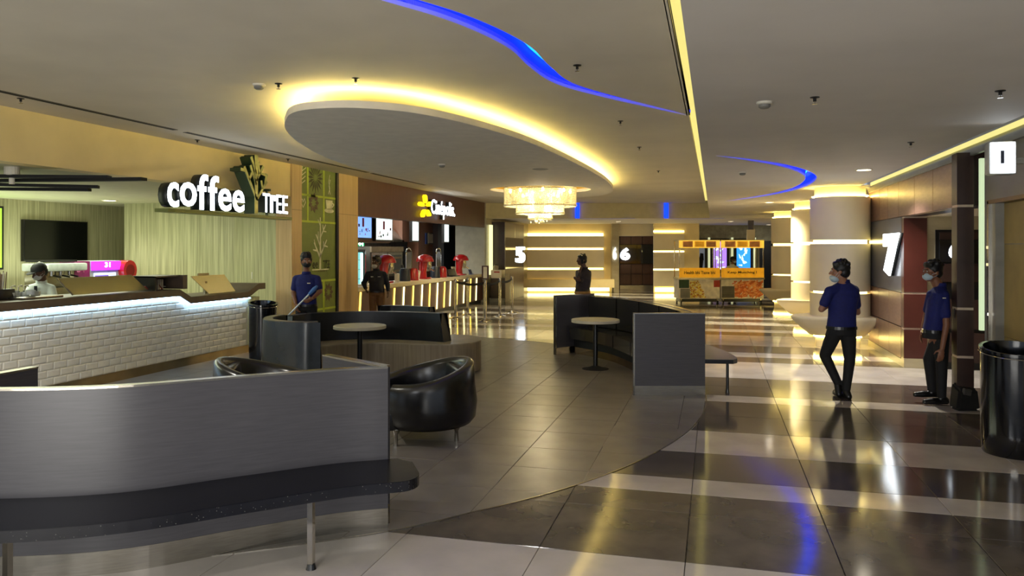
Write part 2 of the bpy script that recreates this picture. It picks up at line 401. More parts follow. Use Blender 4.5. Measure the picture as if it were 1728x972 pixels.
# small blue recesses at the ceiling step
for px, y0, y1, x0, lab in ((974, 345, 374, 0, 'short blue upright light at the ceiling step behind the chandelier'), (1123, 338, 362, 0, 'short blue upright light at the ceiling step, nearer the long slot')):
    t = (px - 864) / F; a, b = path[0], path[1]
    for k in range(200):
        q = a + (b - a) * k / 199; Xc = q.x * c_ + q.y * s_; Yc = -q.x * s_ + q.y * c_
        if Xc / Yc > t: break
    r = thing('light_recess', lab, 'light', (q.x, q.y - .03, 3.1))
    bm = bmesh.new(); lathe(bm, [(.075, -.26), (.075, .26)], n=12, a0=math.pi, a1=2 * math.pi); bmesh.ops.solidify(bm, geom=bm.faces[:], thickness=.01); obj('lamp_panel', bm, E('blue_panel', (20, 70, 255), .6), r)
    bm = bmesh.new(); pts = resample([(-.05, -.02), (.35, .35), (1.1, .5), (1.9, .45)], 6); ribbon(bm, pts, -.05, .0, -.268, -.264)
    obj('lamp_line', bm, E('dim_blue_line', (70, 90, 190), .25), r)
# ---- drop disc with cove light
ZD = 3.14
k = (ZD - HC) / (3.2 - HC)
disc = [(-2.66, 8.99), (-2.49, 8.4), (-2.28, 7.9), (-2.0, 7.65), (-1.55, 7.59), (-1.0, 7.88), (-.43, 8.68), (.28, 10.2), (1.16, 12.9), (1.87, 15.44), (2.35, 17.8),
        (2.45, 19.4), (2.05, 20.6), (1.0, 21.1), (-.2, 20.7), (-1.2, 18.9), (-1.96, 16.3), (-2.5, 14.2), (-2.79, 12.6), (-2.86, 11.2), (-2.8, 10.0)]
disc = [cw(a * k, b * k).to_2d() for a, b in disc]
dp = closed_cr(disc, 5)
cen = cw(.67 * k, 18.1 * k)
hole = [(cen.x + 1.14 * math.cos(a / 48 * 2 * math.pi), cen.y + 1.14 * math.sin(a / 48 * 2 * math.pi)) for a in range(48)]
DISCM = mat('disc_paint', (226, 222, 214), .7, var=.02)
dsk = tag(holed('ceiling_disc', [tuple(p) for p in dp], [hole], ZD, .07, DISCM), 'large grey oval drop panel hung below the ceiling with a yellow cove glow', 'ceiling panel')
strip = bmesh.new(); n = len(dp)
area2 = sum(dp[i].x * dp[(i + 1) % n].y - dp[(i + 1) % n].x * dp[i].y for i in range(n)); sg = 1 if area2 > 0 else -1
ring = []
for i in range(n):
    t = (dp[(i + 1) % n] - dp[i - 1]).normalized(); nn = Vector((-t.y, t.x)) * sg
    ring.append((dp[i] + nn * .13, dp[i] + nn * .17))
A = [[strip.verts.new((p.x, p.y, z)) for z in (ZD + .075, ZD + .09)] for p, _ in ring]; B = [[strip.verts.new((p.x, p.y, z)) for z in (ZD + .075, ZD + .09)] for _, p in ring]
for i in range(n):
    j = (i + 1) % n
    for q in ((A[i][0], A[j][0], A[j][1], A[i][1]), (A[i][1], A[j][1], B[j][1], B[i][1]), (B[i][1], B[j][1], B[j][0], B[i][0]), (B[i][0], B[j][0], A[j][0], A[i][0])): strip.faces.new(q)
obj('led_strip', strip, E_WARM, dsk)
# hangers that carry the disc
hb = bmesh.new()
for f in range(0, n, 15):
    q = dp[f] * .8 + Vector(sum((Vector(p) for p in dp), Vector((0, 0))) / n) * .2; bx(hb, q.x - .01, q.x + .01, q.y - .01, q.y + .01, ZD + .07, ZL)
obj('hanger', hb, STEEL, dsk)
# recess above the chandelier
bm = bmesh.new(); lathe(bm, [(1.15, ZD + .02), (1.18, ZD + .2)], cen.x, cen.y, 48); bmesh.ops.solidify(bm, geom=bm.faces[:], thickness=.01)
obj('recess_ring', bm, mat('recess_gold', (230, 200, 110), .5, var=.02), dsk, True)
bm = bmesh.new(); lathe(bm, [(0, ZD + .205), (1.18, ZD + .205)], cen.x, cen.y, 48); obj('recess_top', bm, MATS['recess_gold'], dsk)
# ---- linear diffusers in the left ceiling
for u0, u1, lab in ((4.2, 8.55, 'dark linear air slot along the left ceiling, nearer one'), (8.75, 14.3, 'dark linear air slot along the left ceiling over the coffee sign'), (14.5, 17.5, 'dark linear air slot in the ceiling before the brown snack fascia')):
    r = thing('air_slot', lab, 'vent', (-6.82, u0, ZL)); box('frame', -6.86, -6.78, u0, u1, ZL - .006, ZL, mat('grey_slot', (96, 92, 84), .6), r); box('slot', -6.845, -6.795, u0 + .02, u1 - .02, ZL - .008, ZL - .005, BLACKM, r)
# ---- sprinklers, detectors, downlights
def sprinkler(px, py, z, lab):
    p = PW(px, py, z); r = thing('sprinkler', lab, 'sprinkler', p)
    obj('rosette', lathe(bmesh.new(), [(0, 0), (.035, 0), (.035, -.006), (.012, -.012), (.012, -.035), (0, -.035)], n=16), BLACK, r)
    obj('deflector', lathe(bmesh.new(), [(0, -.05), (.02, -.05), (.02, -.053), (.004, -.053), (.004, -.03)], n=12), STEEL, r)
def detector(px, py, z, lab):
    p = PW(px, py, z); r = thing('smoke_detector', lab, 'detector', p)
    obj('base', lathe(bmesh.new(), [(0, 0), (.06, 0), (.06, -.015), (.052, -.02), (0, -.02)], n=24), PAPER, r, True)
    obj('sensor', lathe(bmesh.new(), [(.045, -.02), (.045, -.04), (.03, -.052), (0, -.052)], n=24), mat('grey_plastic', (120, 118, 112), .5), r, True)
for px, py, z, lab in ((35, 166, ZL, 'small sprinkler by the dark ceiling slot at far left'), (333, 236, ZL, 'small sprinkler above the coffee lettering'), (486, 268, ZL, 'small sprinkler above the light oak pillar'),
                       (600, 132, ZL, 'sprinkler in front of the glowing oval panel'), (974, 110, ZL, 'sprinkler beside the wavy blue light slot'), (1047, 204, ZL, 'sprinkler just under the tail of the wavy blue slot'),
                       (1079, 248, ZL, 'sprinkler right of the oval panel'), (1111, 288, ZL, 'tiny sprinkler far along the left ceiling'), (1537, 240, ZR, 'sprinkler in the right ceiling near the wood wall'),
                       (1688, 153, ZR, 'sprinkler at the upper right'), (470, 141, ZL, 'flat sprinkler beside the smoke detector'), (1375, 164, ZR, 'sprinkler right of the wide smoke detector'), (1412, 315, ZR, 'sprinkler in front of the nearest cream column')):
    sprinkler(px, py, z, lab)
for px, py, z, lab in ((437, 142, ZL, 'smoke detector on the left ceiling before the oval panel'), (1290, 172, ZR, 'smoke detector on the right ceiling nearest the viewer'), (746, 277, ZD, 'smoke detector on the grey oval panel'), (1253, 290, ZR, 'smoke detector inside the blue hook of light')):
    detector(px, py, z, lab)
def downlight(p, r_, lab, lamp=0, col=(1, .95, .85)):
    r = thing('downlight', lab, 'light', p)
    obj('trim_ring', lathe(bmesh.new(), [(r_, 0), (r_ * 1.15, 0), (r_ * 1.15, -.008), (r_, -.012)], n=24), PAPER, r)
    obj('lens', lathe(bmesh.new(), [(0, -.004), (r_, -.004)], n=24), E_DOWN, r)
    if lamp:
        l = bpy.data.lights.new('lamp', 'SPOT'); l.energy = lamp; l.color = col; l.spot_size = 2.2; l.spot_blend = .8; l.shadow_soft_size = .06
        lo = bpy.data.objects.new('lamp', l); C.objects.link(lo); lo.parent = r; lo.location = (0, 0, -.03)
downlight(PW(1458, 286, ZR), .10, 'bright round downlight above the two staff members at right', 190)
downlight(Vector((-6.0, 4.6, ZL)), .06, 'added fill downlight in the left ceiling just outside the left frame edge', 240, (1, .95, .82))  # added out of view to light the ochre fascia and counter tiles
downlight(PW(185, 338, 2.76), .13, 'round downlight in the coffee shop ceiling', 30)
downlight(PW(1298, 379, ZR - .1), .12, 'small round downlight far behind the food carts', 25)
downlight(Vector((-4.8, 19.5, ZL)), .09, 'added fill downlight in the left ceiling beyond the oval panel, near the snack fascia', 330, (1, .9, .62))  # this and the next three are added to brighten the far lobby
downlight(Vector((1.3, 19.6, ZR)), .09, 'added fill downlight in the right ceiling beyond the blue hook of light', 330, (1, .9, .62))
downlight(Vector((-3.5, 29.0, ZR - .1)), .09, 'added fill downlight before the far banded wall', 220, (1, .88, .55))
downlight(Vector((.6, 30.0, ZR - .1)), .09, 'added fill downlight before the doorway with the number 6', 120, (1, .88, .55))
for k, (x, y, z) in enumerate(((1.3, 2.6, ZR), (1.5, -.4, ZR), (-2.0, 1.5, ZL), (-5.0, 3.2, ZL))):
    downlight(Vector((x, y, z)), .09, ('downlight above the photographer in the right ceiling', 'added fill downlight behind the photographer in the right ceiling', 'added fill downlight above the photographer in the left ceiling', 'added fill downlight in the left ceiling over the foreground booth')[k], 26, (.97, .97, 1))  # all but the first are added fill, out of view
r = thing('ceiling_speaker', 'round grille in the oval panel before the chandelier', 'vent', PW(912, 285.5, ZD)); obj('grille', lathe(bmesh.new(), [(0, -.006), (.12, -.006), (.14, 0)], n=24), mat('grille_grey', (150, 150, 145), .6), r)

# ================================================================ LEFT WALLS
VL = -7.5; VC = -7.85
struct(box('wall_left', VL - .25, VL, -4, U(490, VL), 2.76, ZL, YEL))                       # ochre fascia
ps = U(490, VL)
# coffee room
struct(box('ceiling', -13.4, VL - .25, -4, 15.4, 2.76, 2.82, mat('shop_ceiling_paint', (206, 200, 170), .7, var=.02)))
struct(box('wall_back', -13.35, -13.1, -4, 15.2, 0, 2.76, WOODG))
path = [Vector(p) for p in resample([(-13.1, 15.0), (-11.0, 14.15), (-9.2, 13.5), (-8.2, 13.15), (-7.9, 12.95), (VL - .2, 12.62)], 8)]
struct(obj('wall_side', ribbon(bmesh.new(), path, 0, .12, 0, 2.76), WOODG, smooth=True))
# oak pillars
u507, u568, u602 = U(507, VL), U(568, VL), U(602, VL)
def pillar(n_, a, b):
    r = struct(box('wall_pillar', VL - .3, VL + .03, a, b, 0, ZL, WOODL)); zz = 2.52
    struct(box('trim_5', VL + .03, VL + .032, a, b, zz, zz + .006, CAPB)); return r
pillar(0, ps, u507); pillar(1, u568 + .05, u602)
# green banner
ban = thing('graphic_banner', 'tall green coffee shop banner with tree, cup and blossom drawings', 'banner', (VL, u507, 0))
bxx = lambda nm, a, b, z0, z1, m, d=.002, base=0: box(nm, VL - .04 + base, VL - .04 + base + d, a, b, z0, z1, m, ban)
bxx('panel', u507, u568, 0, ZL, GREEN, .03)
box('edge_frame', VL - .06, VL + .02, u568 - .03, u568 + .05, 0, ZL, BLACK, ban)
X0 = VL - .01
zb = lambda py, px=540: ZA(py, px, VL)
for py in (332, 375, 474, 522): bxx('lime_band', u507, u568 - .03, zb(py) - .02, zb(py) + .02, GREENL, .004, .03)
for px, a, b in ((520, 375, 270), (547, 375, 285), (547, 530, 474)): bxx('lime_band', U(px, VL) - .03, U(px, VL) + .03, zb(a), min(ZL, zb(b)), GREENL, .004, .03)
def flat(name, polys, m, parent, M, ext=.003):
    bm = bmesh.new()
    for poly in polys: prism(bm, poly, 0, ext)
    bmesh.ops.transform(bm, matrix=Matrix.Translation(-parent.location) @ M, verts=bm.verts); return obj(name, bm, m, parent)
def seg(a, b, w0, w1=None):
    a, b = Vector(a), Vector(b); w1 = w0 if w1 is None else w1; t = (b - a).normalized(); nrm = Vector((-t.y, t.x))
    return [tuple(a + nrm * w0 / 2), tuple(a - nrm * w0 / 2), tuple(b - nrm * w1 / 2), tuple(b + nrm * w1 / 2)]
def petals(cx, cy, r0, r1, n, w):
    out = []
    for k in range(n):
        a = k / n * 2 * math.pi; d = Vector((math.cos(a), math.sin(a))); q = Vector((-d.y, d.x)); c0 = Vector((cx, cy))
        out.append([tuple(c0 + d * r0), tuple(c0 + d * (r0 * .5 + r1 * .5) - q * w), tuple(c0 + d * r1), tuple(c0 + d * (r0 * .5 + r1 * .5) + q * w)])
    return out
DKP = mat('print_dark_olive', (72, 74, 40), .6); PLP = mat('print_pale', (224, 224, 196), .6); BRP = mat('print_brown', (96, 76, 58), .6)
def onL(px, py, v=VL): return Vector((v, U(px, v), ZA(py, px, v)))
fl = lambda nm, px, py, polys, m: flat(nm, polys, m, ban, frameL(Vector((X0 + .001, U(px, VL), zb(py, px)))))
fl('blossom_print', 533, 300, petals(0, 0, .06, .30, 16, .028), DKP)
fl('blossom_print', 530, 342, petals(0, 0, .06, .20, 9, .05), BRP)
fl('blossom_print', 555, 493, petals(0, 0, .05, .19, 9, .045), BRP)
fl('cup_print', 556, 349, [[(-.14, .13), (.14, .13), (.1, -.06), (-.1, -.06)], seg((.13, .08), (.2, .05), .03), seg((.2, .05), (.12, -.01), .03)] + [[(.2 * math.cos(a / 14 * 6.283), -.08 + .045 * math.sin(a / 14 * 6.283)) for a in range(14)]], PLP)
fl('steam_print', 556, 328, [seg(a, b, .014) for a, b in (((-.03, 0), (.03, .12)), ((.03, .12), (-.02, .24)), ((-.02, .24), (.03, .4)), ((.05, .0), (-.01, .16)), ((-.01, .16), (.05, .3)))], PLP)
fl('leaf_print', 511, 318, [seg((-.06, 0), (.06, .9), .018)] + [seg((-.06 + .12 * k / 11, .9 * k / 11), (.12 - .01 * abs(k - 5) + .02, .9 * k / 11 + .08), .016) for k in range(1, 11)] + [seg((-.06 + .12 * k / 11, .9 * k / 11), (-.09, .9 * k / 11 + .05), .016) for k in range(1, 11)], PLP)
fl('heart_print', 512, 350, [seg(a, b, .014) for a, b in (((0, 0), (-.08, .1)), ((-.08, .1), (-.03, .16)), ((-.03, .16), (0, .1)), ((0, .1), (.05, .17)), ((.05, .17), (.09, .1)), ((.09, .1), (0, 0)))], PLP)
tr = [((0, 0), (0, 1.02), .07, .03), ((0, .22), (-.24, .52), .05, .03), ((-.13, .36), (-.28, .38), .035, .025), ((0, .45), (-.17, .68), .04, .03), ((-.09, .56), (-.08, .74), .03, .02), ((0, .62), (.22, .88), .04, .03), ((.11, .75), (.24, .74), .03, .02),
      ((0, .26), (.26, .58), .05, .03), ((.13, .41), (.13, .55), .035, .025), ((.17, .46), (.3, .44), .035, .02), ((0, .85), (-.09, .97), .03, .02), ((.12, .76), (.1, .88), .03, .02), ((-.18, .44), (-.24, .58), .03, .02)]
fl('tree_print', 541, 454, [seg(a, b, w0, w1) for a, b, w0, w1 in tr] + [seg((-.32, -.01), (.34, -.01), .02)], PLP)
for body, px, wd, hh in (('ee', 528, .22, .12), ('TI\'EE', 546, .27, .17)):
    text('print_lettering', body, DKP, ban, Matrix.Translation(-ban.location) @ frameL(Vector((X0 + .001, U(px, VL), zb(453, px)))), wd, hh, .003, .02)
text('print_lettering', 'GOURMET', BRP, ban, Matrix.Translation(-ban.location) @ frameL(Vector((X0 + .001, U(531, VL), zb(459.5, 531)))), .5, .03, .003)

# ---- coffee counter
cnt = thing('coffee_counter', 'long coffee bar with glossy white tiles and a stepped taupe top', 'counter', (VC, 9, 0))
ue = U(419, VC)
box('body', VC - .5, VC - .012, 2.5, ue, 0, 1.04, GROUTW, cnt)
box('skirting', VC - .02, VC + .012, 2.5, ue, 0, .13, mat('bronze_skirting', (170, 150, 116), .22, metal=1, var=.1, scale=2), cnt)
TW, THh = .2, .094
bm = bmesh.new(); hw, hh, d = TW / 2 - .002, THh / 2 - .0016, .012
a = [bm.verts.new((0, y, z)) for y, z in ((-hw, -hh), (hw, -hh), (hw, hh), (-hw, hh))]; b = [bm.verts.new((d * .45, v.co.y, v.co.z)) for v in a]
t_ = [bm.verts.new((d, y, z)) for y, z in ((-hw + .014, -hh + .014), (hw - .014, -hh + .014), (hw - .014, hh - .014), (-hw + .014, hh - .014))]
for i in range(4):
    j = (i + 1) % 4; bm.faces.new((a[i], a[j], b[j], b[i])); bm.faces.new((b[i], b[j], t_[j], t_[i]))
bm.faces.new(t_); bmesh.ops.recalc_face_normals(bm, faces=bm.faces[:]); bme = bpy.data.meshes.new('tile'); bm.to_mesh(bme); bm.free(); bme.materials.append(TILEW)
ulow = U(317, VC); nb = 0
for r_ in range(10):
    z = .13 + THh * (r_ + .5)
    u = 6.35 + (r_ % 2) * TW / 2
    while u + TW / 2 < ue + .02:
        if not (z + THh / 2 > .95 and u > ulow - .12):
            o = bpy.data.objects.new('tile', bme); C.objects.link(o); o.parent = cnt; o.location = (-.012, u - 9, z); nb += 1
        u += TW
print('wall tiles', nb)
# stepped edge band: profile along u
def edge_band(pts, th, v0, v1, m, name, parent):
    P = [Vector(p) for p in pts]; n = len(P); bm = bmesh.new(); rows = []
    for (u, z) in pts:
        rows.append([bm.verts.new((v - parent.location.x, u - parent.location.y, zz)) for v, zz in ((v0, z), (v1, z), (v1, z + th), (v0, z + th))])
    for i in range(n - 1):
        for k in range(4): bm.faces.new((rows[i][k], rows[i][(k + 1) % 4], rows[i + 1][(k + 1) % 4], rows[i + 1][k]))
    bm.faces.new(rows[0]); bm.faces.new(rows[-1][::-1]); return obj(name, bm, m, parent)
prof = [(2.5, 1.085), (U(298, VC), 1.085), (ulow, .955), (U(414, VC), .955), (U(432, VC), 1.085), (U(443, VC), 1.085)]
edge_band(prof, .105, VC - .62, VC + .06, CAPB, 'counter_edge', cnt)
edge_band([(2.5, 1.07), (U(297, VC), 1.07), (ulow - .01, .94), (ue, .94)], .012, VC + .015, VC + .045, E_COOL, 'led_strip', cnt)
bm = bmesh.new(); bx(bm, -.5, .0, ue - 9, U(438, VC) - 9, 0, .95); obj('end_panel', bm, WOODG, cnt)

# ---- coffee sign
VS = -7.2
sgn = thing('shop_sign', 'lit coffee TREE sign with a green metal tree on the ochre fascia', 'sign', (VS, 9, 2.4))
S0 = Matrix.Translation(-sgn.location)
box('shelf', VS - .2, VS + .02, 8.86, 12.02, 2.305, 2.355, GREENM, sgn)
for u in (10.0, 11.5): box('bracket', VL, VS - .1, u, u + .04, 2.78, 2.82, GREEND, sgn); box('bracket', VS - .18, VS - .15, u, u + .04, 2.34, 2.82, GREEND, sgn)
SIDE = mat('sign_side', (30, 36, 40), .4)
def sign_text(body, u, z, w_, h_, off):
    text('letter_body', body, SIDE, sgn, S0 @ frameL(Vector((VS - .16, u, z))), w_, h_, .15, off)
    text('letter_face', body, E_WHITE, sgn, S0 @ frameL(Vector((VS - .008, u, z))), w_, h_, .012, off)
lu = [(U(a, VS), U(b, VS)) for a, b in ((283, 303), (304, 334), (334, 352), (352, 370), (369, 392), (393, 414))]
for ch, (a, b) in zip('coffee', lu):
    b = a + (b - a) * .93
    sign_text(ch, a, 2.40 if ch == 'o' else (2.37 if ch == 'f' else 2.375), b - a, .52 if ch == 'f' else .345, .014)
for ch, a, b, hh in (('T', 444, 455, .33), ('I', 456.5, 460.5, .31), ("'", 462, 466, .1), ('E', 467, 475, .33), ('E', 477.5, 485.5, .33)):
    sign_text(ch, U(a, VS), 2.41 + (.2 if ch == "'" else 0), U(b, VS) - U(a, VS), hh * .95, 0.0)
ut = U(430, VS)
trunk = [((0, -.05), (0, .9), .085, .085), ((0, .2), (-.33, .68), .06, .07), ((-.2, .48), (-.12, .6), .05, .07), ((-.3, .62), (-.42, .63), .06, .07), ((0, .42), (-.16, .72), .05, .07), ((0, .6), (-.14, .86), .05, .08),
         ((0, .16), (.3, .5), .055, .07), ((.18, .36), (.14, .5), .05, .06), ((.24, .44), (.3, .62), .05, .07), ((0, .48), (.2, .74), .05, .07), ((.1, .62), (.26, .6), .04, .06), ((.08, .6), (.06, .8), .05, .07)]
for k, (nm, m, x, e) in enumerate((('tree_body', GREEND, VS - .17, .19), ('tree_face', mat('tree_face_metal', (176, 178, 118), .35, metal=.3), VS + .02, .012))):
    bm = bmesh.new()
    for a, b, w0, w1 in trunk: prism(bm, seg(a, b, w0 * (1 if w0 > .08 else .72), w1 * (1 if w1 > .08 else .72)), 0, e)
    bmesh.ops.transform(bm, matrix=S0 @ frameL(Vector((x, ut, 2.42))), verts=bm.verts); obj(nm, bm, m, sgn)

# ---- coffee room things
v = -13.05
tv = thing('television', 'large black flat television on the striped veneer wall', 'television', (v, U(38, v), ZA(442, 38, v)))
a, b, z0, z1 = U(38, v), U(146, v), ZA(441, 38, v), ZA(370, 38, v)
box('casing', v - .04, v + .03, a, b, z0, z1, BLACK, tv, .006); box('screen', v + .03, v + .034, a + .02, b - .02, z0 + .03, z1 - .02, SCREEN, tv)
mb = thing('menu_board', 'green lit board at the far left edge of the coffee shop', 'menu board', (v, 10.2, 1.6)); box('frame', v - .03, v + .03, 10.1, U(4, v), ZA(455, 2, v), ZA(348, 2, v), BLACK, mb); box('lit_panel', v + .03, v + .036, 10.15, U(3, v) - .03, ZA(455, 2, v) + .04, ZA(348, 2, v) - .04, E('green_lightbox', (150, 220, 60), .5), mb)
fx = thing('ceiling_fixture', 'dark ceiling fixture of crossed black blades in the coffee shop', 'light fixture', PW(20, 302, 2.62))
for k, (dx, dy, ang, ln, z) in enumerate(((0, 0, 20, 2.2, .03), (.35, .25, 8, 2.3, 0), (-.25, .5, 32, 1.5, -.03), (-.4, .7, 22, 1.3, -.06))):
    bm = bmesh.new(); bx(bm, -ln / 2, ln / 2, -.06, .06, -.018, .018, 0, Matrix.Translation((dx, dy, z)) @ Matrix.Rotation(math.radians(ang), 4, 'Z')); obj('blade', bm, BLACKM, fx)
bm = bmesh.new(); lathe(bm, [(0, .14), (.08, .14), (.08, .05), (.03, .03), (.03, -.06), (0, -.06)], n=16); obj('mount', bm, PAPER, fx)
# back counter with machines
bc = thing('back_counter', 'low beige service counter behind the coffee bar', 'counter', (-10.6, 9.5, 0)); box('cabinet', -11.2, -10.5, 7.2, 13.2, 0, .92, WOODG, bc); box('worktop', -11.25, -10.45, 7.15, 13.25, .92, .96, STEEL, bc)
# grind: espresso machine
v = -10.7
def upt(px, py, v): return Vector((v, U(px, v), ZA(py, px, v)))
um = U(95, v); em = thing('espresso_machine', 'white and steel espresso machine on the back counter', 'coffee machine', (v, um, .96))
zt = ZA(441, 95, v)
bm = bmesh.new(); bx(bm, -.28, .22, -.38, .38, .06, .20, .02); obj('base', bm, STEEL, em, True)
bm = bmesh.new(); bx(bm, -.28, .02, -.36, .36, .2, zt - .96 - .12, .02); obj('body', bm, STEEL, em, True)
bm = bmesh.new(); bx(bm, -.3, .26, -.4, .4, zt - .96 - .16, zt - .96 - .03, .03); obj('hood', bm, mat('machine_white', (196, 204, 200), .3), em, True)
bm = bmesh.new(); bx(bm, -.26, .1, -.36, .34, zt - .96 - .01, zt - .96 + .02, .008); obj('cup_rack', bm, BLACK, em)
bm = bmesh.new(); tube(bm, [(.02, -.4, zt - 1.02), (.16, -.5, zt - 1.0), (.2, -.38, zt - 1.07)], .045, 14); obj('side_arm', bm, PAPER, em, True)
for y in (-.18, .0, .18):
    bm = bmesh.new(); tube(bm, [(.1, y, zt - 1.12), (.1, y, zt - 1.2)], .035, 14); h = obj('group_head', bm, CHROME, em, True)
    bm = bmesh.new(); tube(bm, [(.1, y, zt - 1.19), (.27, y, zt - 1.22)], .014, 8); obj('handle', bm, BLACK, h)
for y in (-.32, .32): bm = bmesh.new(); bx(bm, -.24, -.2, y - .02, y + .02, 0, .06); bx(bm, .14, .18, y - .02, y + .02, 0, .06); obj('foot', bm, BLACK, em)
# ice cream boxes: 31
PURP = mat('magenta_panel', (120, 24, 84), .4, var=.1)
a, b = U(124, v), U(150, v); z0, z1 = .96, ZA(441, 137, v)
bp = thing('brand_box', 'plum coloured box marked 31 beside the espresso machine', 'box', (v, a, .96)); box('carton', v - .3, v + .02, a, b, .96, z1, PURP, bp, .005)
text('lettering', '31', mat('pink_print', (214, 120, 170), .5), bp, Matrix.Translation(-bp.location) @ frameL(Vector((v + .021, a + .05, z1 - .2))), .16, .15, .002, .02)
a, b = U(152, v), U(203, v); z1 = ZA(440, 170, v)
ic = thing('display_freezer', 'purple lit countertop display freezer marked 31', 'freezer', (v, a, .96))
box('cabinet', v - .4, v + .0, a, b, .96, z1, mat('pale_grey_metal', (170, 172, 180), .4), ic, .01)
box('header_panel', v + .0, v + .03, a + .02, b - .02, z1 - .17, z1 - .01, E('purple_lightbox', (165, 40, 235), .9), ic)
text('lettering', '31', E_WHITE, ic, Matrix.Translation(-ic.location) @ frameL(Vector((v + .031, (a + b) / 2 - .05, z1 - .12))), .13, .09, .002, .03)
box('lit_window', v + .0, v + .01, a + .08, b - .12, 1.1, z1 - .22, E('freezer_glow', (180, 200, 255), 1.0), ic); box('stock', v + .01, v + .012, a + .1, b - .3, z1 - .32, z1 - .26, E('freezer_purple', (90, 60, 190), .5), ic)
# red soda dispenser and the red tray
a = U(215, v); rd = thing('soda_dispenser', 'red rounded drink dispenser at the right of the purple freezer', 'drink dispenser', (v, U(211, v), .96)); z1 = ZA(439, 211, v) - .96
bm = bmesh.new(); prism(bm, [(.17 * math.cos(t / 20 * 6.283), z1 - .19 + .19 * math.sin(t / 20 * 6.283)) for t in range(20)], -.12, .12, Matrix(((0, 0, 1, 0), (1, 0, 0, 0), (0, 1, 0, 0), (0, 0, 0, 1)))); obj('tower', bm, RED, rd, True)
bm = bmesh.new(); bx(bm, -.14, .14, -.1, .14, 0, z1 - .3, .01); obj('pedestal', bm, RED, rd, True)
bm = bmesh.new()
for k in range(4): tube(bm, [(.16, -.08 + k * .06, .22), (.16, -.08 + k * .06, .14)], .012, 8)
bx(bm, .1, .17, -.12, .16, .22, .26); obj('tap', bm, CHROME, rd)
bm = bmesh.new(); prism(bm, [(.11 * math.cos(t / 20 * 6.283), z1 - .19 + .11 * math.sin(t / 20 * 6.283)) for t in range(20)], .12, .123, Matrix(((0, 0, 1, 0), (1, 0, 0, 0), (0, 1, 0, 0), (0, 0, 0, 1)))); obj('badge', bm, mat('badge_red', (120, 10, 14), .4), rd)
rt = thing('cup_rack', 'low red rack with coloured lids beside the drink dispenser', 'rack', (v, U(222, v), .96)); box('tray', v - .15, v + .15, U(215, v), U(233, v), .96, ZA(468, 222, v), RED, rt, .01)
for k in range(5): box('lid', v + .02, v + .12, U(217 + 3 * k, v), U(218.8 + 3 * k, v), ZA(468, 222, v), ZA(465.5, 222, v), (PAPER, BLACK, GREENL, PAPER, RED)[k], rt)
cb = thing('plastic_bin', 'white plastic container in front of the plum coloured box', 'container', (v, U(136, v), .96)); box('tub', v + .08, v + .38, U(128, v) + .1, U(150, v), .96, ZA(468, 138, v), PAPER, cb, .03)
# items on the bar top, v about -8.3
vb = -8.25; zb0 = 1.19
def barthing(nm, lab, cat, px, vv=vb, z=zb0, group=None): return thing(nm, lab, cat, (vv, U(px, vv), z), 0, group)
sc_ = barthing('straw_holder', 'black box of wooden stirrers and straws at the far left of the bar', 'holder', 8)
bm = bmesh.new(); bx(bm, -.09, .09, -.16, .06, 0, .13, .006); obj('box', bm, BLACK, sc_, True)
for k in range(16):
    bm = bmesh.new(); x, y = random.uniform(-.06, .06), random.uniform(-.13, .03); tube(bm, [(x, y, .05), (x + random.uniform(-.03, .03), y + random.uniform(-.03, .04), .32 + random.uniform(-.02, .03))], .006, 6)
    obj('straw', bm, mat('kraft_straw', (150, 128, 108), .7) if k % 3 else PAPER, sc_)
for px, lab in ((19, 'dark syrup bottle with white pump, leftmost of three'), (31, 'dark syrup bottle with white pump, middle of three'), (41, 'dark syrup bottle with white pump beside the barista')):
    t = barthing('syrup_bottle', lab, 'bottle', px, vb - .38, .96, 'syrup bottles behind the bar')
    obj('bottle', lathe(bmesh.new(), [(0, 0), (.035, 0), (.035, .2), (.03, .24), (.015, .28), (.015, .3), (0, .3)], n=16), mat('dark_glass_bottle', (30, 24, 22), .12), t, True)
    obj('label', lathe(bmesh.new(), [(.0355, .05), (.0355, .15)], n=16), PAPER, t)
    bm = bmesh.new(); tube(bm, [(0, 0, .3), (0, 0, .36), (.0, .05, .37), (0, .06, .35)], .009, 8); obj('pump', bm, PAPER, t)
shf = thing('bar_shelf', 'lower work shelf behind the bar under the syrup bottles', 'shelf', (-8.7, 9.5, .9)); box('top', -8.80, -8.47, 6.5, 11.5, .92, .96, STEEL, shf); box('front', -8.78, -8.74, 6.5, 11.5, 0, .92, WOODG, shf)
t = barthing('steel_tray', 'shallow steel tray on the bar in front of the barista', 'tray', 50, VC - .28)
a, b = U(17, VC - .28), U(88, VC - .28); box('tray', VC - .5, VC - .1, a, b, zb0, zb0 + .03, STEEL, t, .008)
for k in range(7): bm = bmesh.new(); lathe(bm, [(0, 0), (.05, .0), (.055, .05), (.048, .05), (.045, .01), (0, .01)], n=14); o = obj('glass_lid', bm, mat('clear_plastic', (190, 196, 196), .2), t, True); o.location = (random.uniform(-.12, .12), a - t.location.y + .08 + k * .05, .032 + .02 * (k % 2))
def slanted(nm, lab, cat, px0, px1, ytop, ybot, m, lean, x0=VC - .12, top_in=(0, 0)):
    a, b = U(px0, x0), U(px1, x0); t = thing(nm, lab, cat, (x0, a, ZA(ybot, px0, x0))); h = ZA(ytop, px0, x0) - t.location.z; L = b - a
    bm = bmesh.new(); P = [(0, 0, 0), (0, L, 0), (-lean, L - top_in[1], h), (-lean, top_in[0], h)]; A = [bm.verts.new(p) for p in P]; B = [bm.verts.new((p[0] - .012, p[1], p[2])) for p in P]
    bm.faces.new(A); bm.faces.new(B[::-1])
    for i in range(4): j = (i + 1) % 4; bm.faces.new((A[i], A[j], B[j], B[i]))
    obj('sheet', bm, m, t); return t, L, h
